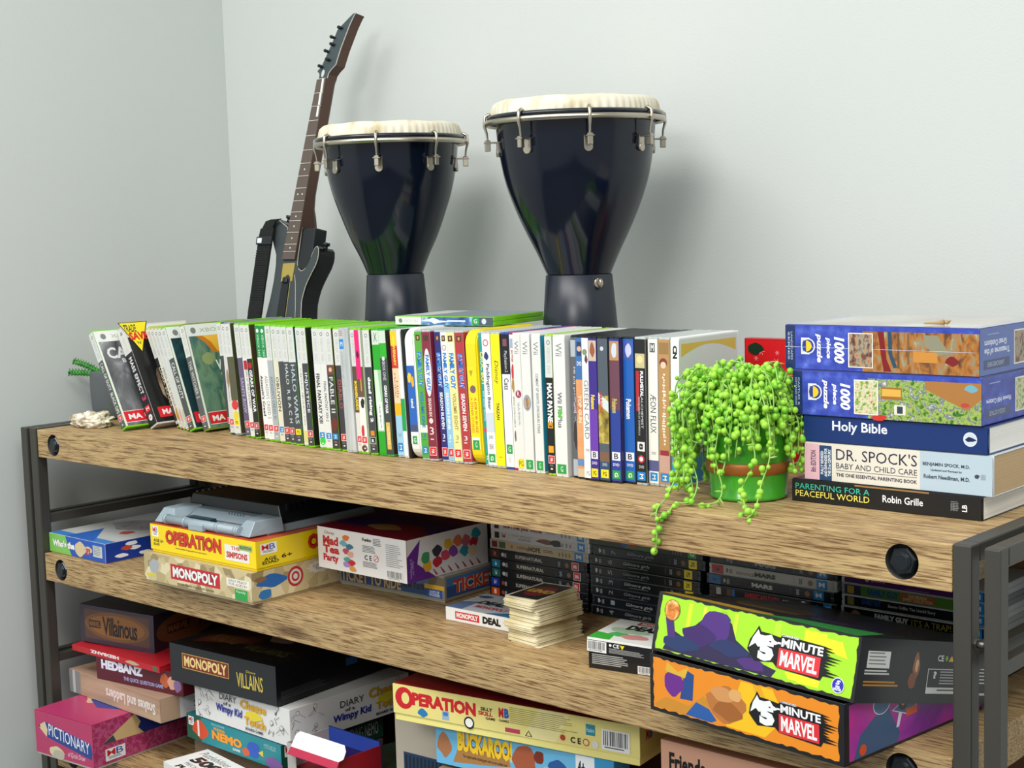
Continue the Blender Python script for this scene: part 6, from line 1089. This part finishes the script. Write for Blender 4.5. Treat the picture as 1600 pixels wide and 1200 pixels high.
# ------------------------------------------------------------------ games on the lowest board in view
def pict_front(p):
    p.rect(0, 0, 1, 1, '#b83a68'); p.poly([(.05, .64), (.18, .78), (.96, .55), (.99, .34), (.97, .18), (.20, .42)], '#24448e'); p.poly([(.05, .64), (.18, .78), (.22, .60), (.20, .42)], '#dcc8a4'); p.poly([(.05, .64), (.09, .68), (.09, .60)], '#3a3434')
    vs = text_geo('PICTIONARY', .0)[0:2]; pts = [(.24 + x * .70, .40 + y * .28 + (1 - x) * .20 - .10 - .02) for x, y in vs[0]]; p.add(pts, vs[1], '#eef0f4')
    p.blob(.36, .12, .12, .14, '#d8cfa8', 4); p.blob(.40, .07, .11, .11, '#b9b4a0', 6); p.text('of Quick Draw', .56, .08, .86, .22, '#eed8e4', ital=.3)
def pict_side(p):
    p.rect(0, 0, 1, 1, ramp_mat('magenta_sketch_art', [(.42, '#a83060'), (.5, '#c05a86'), (.56, '#a83060')], (70, 70, 70), rough=.35)); p.poly([(.06, .48), (.30, .95), (.34, .72), (.32, .60), (.36, .44)], '#d8b884'); p.poly([(.06, .48), (.14, .62), (.16, .46)], '#3a4a52')
    p.poly([(.30, .98), (1, .98), (1, .42), (.36, .44), (.32, .60), (.34, .72)], '#22307a'); p.text('PICTIONARY', .6, .55, 1.0, .9, '#b9c0d8'); p.text('The Game', .78, .2, .98, .38, '#d8b8c8', ital=.2); MB(p, .08, .06, .22, .34)
def pict_top(p):
    p.rect(0, 0, 1, 1, '#b8386a'); p.blob(.3, .38, .18, .12, '#d8b49a', 3); p.poly([(.25, .30), (.55, .22), (1, .30), (1, .62), (.5, .55), (.3, .45)], '#24388e'); p.text('PICTIONARY', .5, .32, .98, .52, '#dfe4ee', rot=180)
gbox('game_box', 'magenta drawing game box with torn corner, lowest at the left end', (.0400, -.0620), 4.6, .1600, .295, .0790, ZB, '#a8305e', pict_front, pict_side, pict_top, lidf=.95, basec='#d8d0c0')
gbox('game_box', 'kraft brown wooden game box lying upside down on the magenta one', (-.0010, .0345), -1.6, .2900, .085, .0420, ZB + .0798, '#b0917a',
     lambda p: (p.rect(0, 0, 1, 1, ramp_mat('kraft_streaks', [(.35, '#a88a72'), (.6, '#c2a68c')], (5, 5, 40), rough=.5)), p.rect(0, 0, .13, 1, '#8f8f8d'), p.rect(.04, 0, .07, 1, '#c9c9c9'), p.text('Snakes and Ladders', .42, .25, .95, .72, '#e9e4de', bold=.03, rot=180)),
     lambda p: (p.rect(0, 0, 1, 1, '#b89a80'), p.rect(.45, 0, 1, 1, '#d9d9d9'), p.text('S', .78, .3, .92, .6, '#1c1c1c')), lidf=1, bev=.002)
gbox('game_box', 'maroon family game box with white cartoon title beneath the red lid', (.0970, .0300), 7.1, .2180, .150, .0400, ZB + .1222, '#6a1626',
     lambda p: (p.rect(0, 0, 1, 1, '#5a1828'), p.text('HEDBANZ', .06, .50, .55, .92, '#e6e6f0', bold=.06, outline='#26307a'), p.text('THE QUICK QUESTION GAME', .32, .14, .78, .34, '#9aa4d0', bold=.03), p.blob(.80, .55, .05, .3, '#c8603a', 3), p.blob(.88, .5, .05, .28, '#d8a48a', 5), p.blob(.94, .42, .04, .3, '#8a6a9a', 7)), None, lidf=1)
# red open lid resting over the maroon box
t = thing('red_box_lid', 'thin red box lid squashed between maroon box and dark villain game box', 'box lid', (.0290, .026, ZB + .1625), (R(3), R(0.5), R(3.2)))
bm = bmesh.new(); bm_box(bm, 0, 0, .009, .245, .165, .0105); bm_box(bm, 0, 0, 0, .245, .0015, .010); bm_box(bm, 0, .1635, 0, .245, .165, .010); bm_box(bm, 0, .0015, 0, .0015, .1635, .010); bm_box(bm, .2435, .0015, 0, .245, .1635, .010)
finish(bm, 'lid_tray', mat('#b8202c', rough=.35), t)
p = Print(.245, .0108); p.rect(0, 0, 1, 1, '#c0242f'); p.text('HEDBANZ', .22, .4, .55, .95, '#f0ece8', bold=.05, rot=180); p.blob(.7, .5, .07, .3, '#c9b08a', 3); p.rect(.93, .2, .97, .9, '#2a7a5a'); p.build('front_print', t, 'front', 0)
gbox('game_box', 'dusky brown villain game box, uppermost of the left pile', (.0330, .0420), 11.5, .1770, .235, .0680, ZB + .1765, '#2e2a38',
     lambda p: (p.rect(0, 0, 1, 1, '#3c3442'), p.rect(.06, .12, .94, .90, '#5a4038'), p.ell(.5, .52, .44, .38, '#74502f', 30), p.ell(.5, .52, .38, .30, '#8f5f30', 30), p.rect(.12, .42, .28, .62, '#2c2220'), p.text('MARVEL', .13, .45, .27, .59, '#8a5a34', bold=.04), p.text('Villainous', .31, .26, .78, .76, '#1c1416', bold=.02, space=.9)),
     lambda p: (p.rect(0, 0, 1, 1, '#2c2630'), p.ell(.35, .5, .33, .4, '#6a4628', 30), p.rect(.14, .40, .38, .64, '#241a1a'), p.text('MARVEL', .15, .43, .37, .61, '#8a5a34', bold=.04), p.text('Villainous', .46, .3, .9, .8, '#1c1416')),
     lambda p: p.rect(0, 0, 1, 1, '#2c2226'), lidf=1, tilt=(0, 1.2))
# second pile
gbox('game_box', 'plain cardboard game box at the foot of the second pile', (.3300, .062), -1.9, .2500, .200, .0540, ZB, '#6a5a4a', None, None, None, lidf=1)
gbox('game_box', 'teal ocean fish game box, beneath the white doodle box', (.3210, .0555), -1.9, .2560, .210, .0420, ZB + .0560, '#1c6a7a',
     lambda p: (p.rect(0, 0, 1, 1, '#1f8a94'), p.rect(0, 0, .16, 1, '#1c5a44'), MB(p, .02, .56, .08, .92), p.blob(.15, .5, .08, .36, '#d8502a', 3), p.rect(.12, .2, .14, .85, '#eeeae4'), p.text('Disney PIXAR', .28, .84, .42, .94, '#c9e0e4'), p.text('FINDING', .30, .68, .42, .80, '#e8a030', bold=.05), p.text('NEMO', .28, .30, .60, .66, '#f0a02a', bold=.06, outline='#8a3a1c'), p.text('GAME', .5, .14, .58, .24, '#e6eef0', bold=.04),
                p.blob(.72, .44, .07, .30, '#2a5ac0', 6), p.poly([(.77, .4), (.82, .56), (.82, .3)], '#e8d03a'), p.blob(.64, .26, .035, .18, '#d8603a', 7), p.text('AGES 3 & Up\n1 to 4 Players', .83, .66, .95, .86, '#c9e4e8'), p.blob(.92, .2, .08, .25, '#7a5a9a', 4)),
     lambda p: (p.rect(0, 0, 1, 1, '#1c4a3c'), MB(p, .03, .5, .14, .92), p.blob(.35, .5, .12, .4, '#d8502a', 3), p.text('FINDING NEMO', .6, .2, .95, .7, '#c9d4dc')), lidf=1)
def doodle(p, seed, items):
    q = random.Random(seed)
    for (x, y, s) in items:
        p.circ(x, y + s * .5, .0045 * s * 3, '#2a2a2c', 12); p.circ(x, y + s * .5, .0038 * s * 3, '#e6e6e4', 12)
        for _ in range(6):
            a = q.uniform(0, 6.28); x1, y1 = x + q.uniform(-.03, .03), y + q.uniform(-.25, .3) * s * 2; x2, y2 = x1 + q.uniform(-.05, .05), y1 - q.uniform(.05, .3) * s * 2
            p.poly([(x1, y1), (x1 + .004, y1), (x2 + .004, y2), (x2, y2)], '#2a2a2c')
gbox('game_box', 'white doodle-covered game box with yellow and blue handwriting', (.3475, .0555), -1.4, .2515, .250, .0590, ZB + .0990, '#dcdcda',
     lambda p: (p.rect(0, 0, 1, 1, '#e4e4e2'), doodle(p, 3, ((.06, .75, .3), (.14, .7, .3), (.05, .25, .35), (.14, .25, .2), (.88, .8, .3), (.82, .35, .3), (.92, .3, .3))), p.text('DIARY', .28, .72, .46, .90, '#2a2a2c'), p.text('of a', .32, .58, .40, .68, '#2a2a2c', bold=.02), p.text('Wimpy Kid', .24, .30, .52, .58, '#1f2a9a', bold=.03, ital=.1), p.text('Cheese', .50, .66, .77, .90, '#d8a62a', bold=.04, ital=.1), p.blob(.64, .52, .08, .14, '#e6d23a', 4), p.text('Touch', .54, .22, .76, .46, '#d8a62a', bold=.04), p.text('BOARD GAME', .55, .08, .73, .16, '#2a2a2c', bold=.03)),
     lambda p: (p.rect(0, 0, 1, 1, '#e0e0de'), doodle(p, 5, ((.06, .7, .3), (.2, .75, .3), (.05, .2, .3), (.2, .25, .25), (.9, .8, .3))), p.text('DIARY', .40, .62, .60, .80, '#2a2a2c'), p.text('of a', .44, .48, .52, .57, '#2a2a2c', bold=.02), p.text('Wimpy Kid', .34, .20, .66, .46, '#1f2a9a', bold=.03, ital=.1), p.text('Cheese', .64, .62, .94, .90, '#d8a62a', bold=.04, ital=.1), p.blob(.8, .52, .08, .14, '#e6d23a', 4), p.text('Touch', .70, .24, .92, .46, '#d8a62a', bold=.04), p.text('BOARD GAME', .7, .08, .9, .16, '#2a2a2c', bold=.03)), lidf=1)
gbox('game_box', 'matte black property game box with red and gold plate, uppermost of the second pile', (.3200, .0300), 3.3, .2560, .262, .0640, ZB + .1600, '#0c0d0f',
     lambda p: (p.rect(0, 0, 1, 1, '#222529'), p.rect(.12, .40, .57, .80, '#c9a24a'), p.rect(.125, .42, .565, .78, '#7a2a20'), p.text('MONOPOLY', .14, .46, .55, .74, '#ecd08a', bold=.04), p.text('Disney', .73, .66, .82, .74, '#d8c050', ital=.2), p.text('VILLAINS', .64, .26, .88, .64, '#d8c050', bold=.01)),
     lambda p: (p.rect(0, 0, 1, 1, '#101114'), p.lines(.03, .1, .45, .32, 4, '#4a4a4a', fill=.3), p.rect(.58, .42, .68, .62, '#2a5a94'), p.circ(.78, .52, .010, '#3a3c40'), p.circ(.78, .52, .009, '#101114'), p.text('Hasbro', .74, .45, .82, .6, '#5a5c60')),
     lambda p: (p.rect(0, 0, 1, 1, '#0e0f12'), p.poly([(.1, .1), (.5, .25), (.48, .42), (.08, .27)], '#5a2418'), p.text('MONOPOLY', .14, .18, .42, .32, '#8a6a34'), p.blob(.45, .55, .12, .08, '#6a3a2a', 3), p.blob(.6, .45, .12, .09, '#b08a84', 5), p.blob(.75, .6, .14, .1, '#1c4a2a', 6), p.text('VILLAINS', .5, .15, .9, .25, '#5a5424')), lidf=1)
gbox('puzzle_box', 'white and black jigsaw box lying in front of the fish game', (.3730, -.0300), -8, .200, .080, .0500, ZB, '#e6e6e4', lambda p: (p.rect(0, 0, 1, 1, '#e9e9e7'), p.text('500', .1, .2, .4, .8, '#1c1c1c', bold=.04)), None,
     lambda p: (p.rect(0, 0, 1, 1, '#ececea'), p.text('Puzzlebilities', .06, .72, .5, .9, '#1c1c1c', ital=.3), p.text('500', .12, .38, .52, .68, '#141414', bold=.06), p.text('PIECE JIGSAW', .16, .2, .6, .33, '#2a2a2a'), p.text('PUZZLE', .16, .02, .6, .17, '#141414', bold=.05), p.rect(.62, 0, 1, .9, '#2a2a30')), lidf=1, cat='puzzle box', grp=None)
# open red and blue box with a white flap
t = thing('open_card_tray', 'open blue-lined red cardboard tray with a white flap folded forward', 'open box', (.618, .026, ZB + .0756), (0, 0, R(-1)))
bm = bmesh.new(); bm_box(bm, 0, 0, 0, .120, .085, .0015, mi=1)
bm_box(bm, 0, .0835, .0015, .120, .085, .046, mi=0); bm_box(bm, .1185, 0, .0015, .120, .0835, .040, mi=1); bm_box(bm, 0, 0, .0015, .0015, .0835, .043, mi=2); bm_box(bm, .0015, 0, .0015, .020, .0012, .042, mi=2)
bm_box(bm, .0015, .0820, .022, .1185, .0834, .0455, mi=3)
finish(bm, 'tray', [mat('#16286e', rough=.4), mat('#a01824', rough=.4), mat('#b9b6b0', rough=.5), mat('#2a4cb4', rough=.4)], t)
bm = bmesh.new(); bm_prism(bm, [(0, 0), (.110, 0), (.1175, .006), (.116, .018), (.108, .026), (.006, .026), (0, .020)], 0, .0012, bev=.0003)
fl = finish(bm, 'flap', mat('#e9e9ea', rough=.4), t); fl.location = (.014, -.004, .040); fl.rotation_euler = (R(-35), 0, 0)
bm = bmesh.new(); bm_box(bm, 0, -.0004, -.012, .112, .0010, .0002, bev=.0003); finish(bm, 'flap_edge', mat('#b8284a', rough=.4), fl)
gbox('game_box', 'dark green card game box under the open tray', (.635, .050), -8, .190, .180, .075, ZB, '#16382c', lambda p: (p.rect(0, 0, 1, 1, '#173a2c'), p.text('EVE', .3, .6, .8, .9, '#d8d8d0', bold=.04)), None, None, lidf=1)
# beige upright game behind the long yellow box
t = thing('upright_plastic_game', 'beige upright plastic game unit with dark vent slots and teal screen panel', 'electronic game', (.8060, .0750, ZB), (0, 0, R(4)))
box_obj('housing', (0, 0, 0, .280, .16, .2095), mat('#b9b0a0', rough=.5), t, bev=.003, seg=3)
p = Print(.280, .2095); p.rect(.06, 0, .5, .64, '#1f3a5a'); 
for k in range(16): p.rect(.07 + .026 * k, .0, .083 + .026 * k, .62, '#12202e')
p.rect(.10, 0, .5, .46, '#4aa8a8'); p.text('TECHNO', .16, .32, .34, .38, '#2a7a80'); p.build('front_panel', t, 'front', -.0001)
gbox('game_box', 'sky blue bucking mule game box under the long yellow box', (.9320, .0350), 6, .2900, .038, .0560, -.3495 - .0565, '#3a8ac0',
     lambda p: (p.rect(0, 0, 1, 1, '#6ab4dc'), p.poly([(.10, .1), (.14, .6), (.42, .62), (.44, .3), (.3, .2)], '#a87a44'), p.text('BUCKAROO!', .13, .42, .45, .94, '#f0c82a', bold=.06, outline='#7a3a1c'), p.text('The original saddle stacking game with an ever madder mule', .16, .26, .42, .36, '#3a2414', bold=.02), p.blob(.05, .5, .04, .3, '#a8704a', 3), p.blob(.52, .5, .07, .4, '#a85a3a', 5), p.blob(.6, .7, .03, .15, '#7a3020', 6), p.blob(.70, .5, .05, .25, '#2a5a9a', 7), p.blob(.64, .3, .05, .2, '#e0b88a', 8), p.rect(.80, .4, .90, .98, '#e9ecee'), p.text('4+', .81, .5, .85, .85, '#1c1c1c', bold=.04), p.rect(.9, 0, 1, 1, '#3a94c8')), None, lidf=1)
gbox('game_box', 'plain brown carton supporting the mule game box', (.9400, .030), 6, .270, .036, .150, ZB, '#8a7458', None, None, None, lidf=1)
gbox('game_box', 'long pale yellow game box with big red capitals tucked under the middle board', (.8775, .0080), 8.8, .3880, .262, .0520, -.3488, '#e4d474',
     lambda p: (p.rect(0, 0, 1, 1, '#e8da86'), p.poly([(.55, 0), (.68, 0), (.74, 1), (.62, 1)], '#eee2a0'), p.circ(.05, .56, .0155, '#c81f28', 30), p.ell(.055, .56, .017, .20, '#e8da86', 22), p.text('PERATION', .085, .36, .36, .82, '#c81f28', bold=.06), p.blob(.13, .16, .02, .14, '#2a7ab0', 3), p.rect(.215, .06, .245, .36, '#9ab0c4'), p.rect(.22, .2, .24, .33, '#3a7ab8'), p.circ(.33, .12, .0085, '#1c1c1c', 24), p.circ(.33, .12, .0062, '#efefe8', 24), p.text('SILLY', .38, .62, .43, .74, '#1c1c1c', bold=.04), p.text('SKILL', .37, .46, .43, .60, '#c81f28', bold=.04), p.text('GAME', .40, .34, .44, .43, '#1c1c1c', bold=.03), p.text('M', .455, .50, .475, .82, '#c81f28', bold=.06), p.text('B', .478, .50, .497, .82, '#2a5cb0', bold=.06), p.text('GAMES', .455, .36, .497, .44, '#3a3a30', bold=.02),
                p.lines(.50, .34, .78, .90, 9, '#8f854c', fill=.3), p.rect(.48, .06, .54, .2, '#b8405a'), p.poly([(.56, .04), (.59, .04), (.575, .24)], '#4a4424'), p.poly([(.566, .06), (.584, .06), (.575, .2)], '#e8da86'), p.rect(.80, .45, .835, .8, '#2a8a9a'), p.text('Hasbro', .803, .55, .832, .68, '#d8eef0'), p.circ(.71, .22, .004, '#b8402a'), p.text('C E', .74, .1, .78, .3, '#1c1c1c', bold=.03), p.circ(.80, .2, .0048, '#b83a3a'), p.circ(.80, .2, .0036, '#e8da86'), p.circ(.835, .18, .005, '#dcdcd4'), p.barcode(.86, .08, .965, .74)),
     lambda p: (p.rect(0, 0, 1, 1, '#d8c86c'), p.text('M', .06, .45, .09, .8, '#c81f28', bold=.06), p.text('B', .095, .45, .125, .8, '#2a5cb0', bold=.06)),
     lambda p: p.rect(0, 0, 1, 1, '#8a1c20'), lidf=.80, basec='#efe48a')
gbox('puzzle_box', 'peach coloured jigsaw box with black title, right of the long yellow box', (1.3060, .0500), 0, .240, .200, .262, ZB, '#d8a284',
     lambda p: (p.rect(0, 0, 1, 1, '#dca688'), p.text('Friends', .05, .86, .27, .95, '#1c1816', bold=.04), p.text('500 PIECE JIGSAW PUZZLE', .05, .815, .5, .84, '#2c2420', bold=.02)), None, None, lidf=1, cat='puzzle box', grp=None)
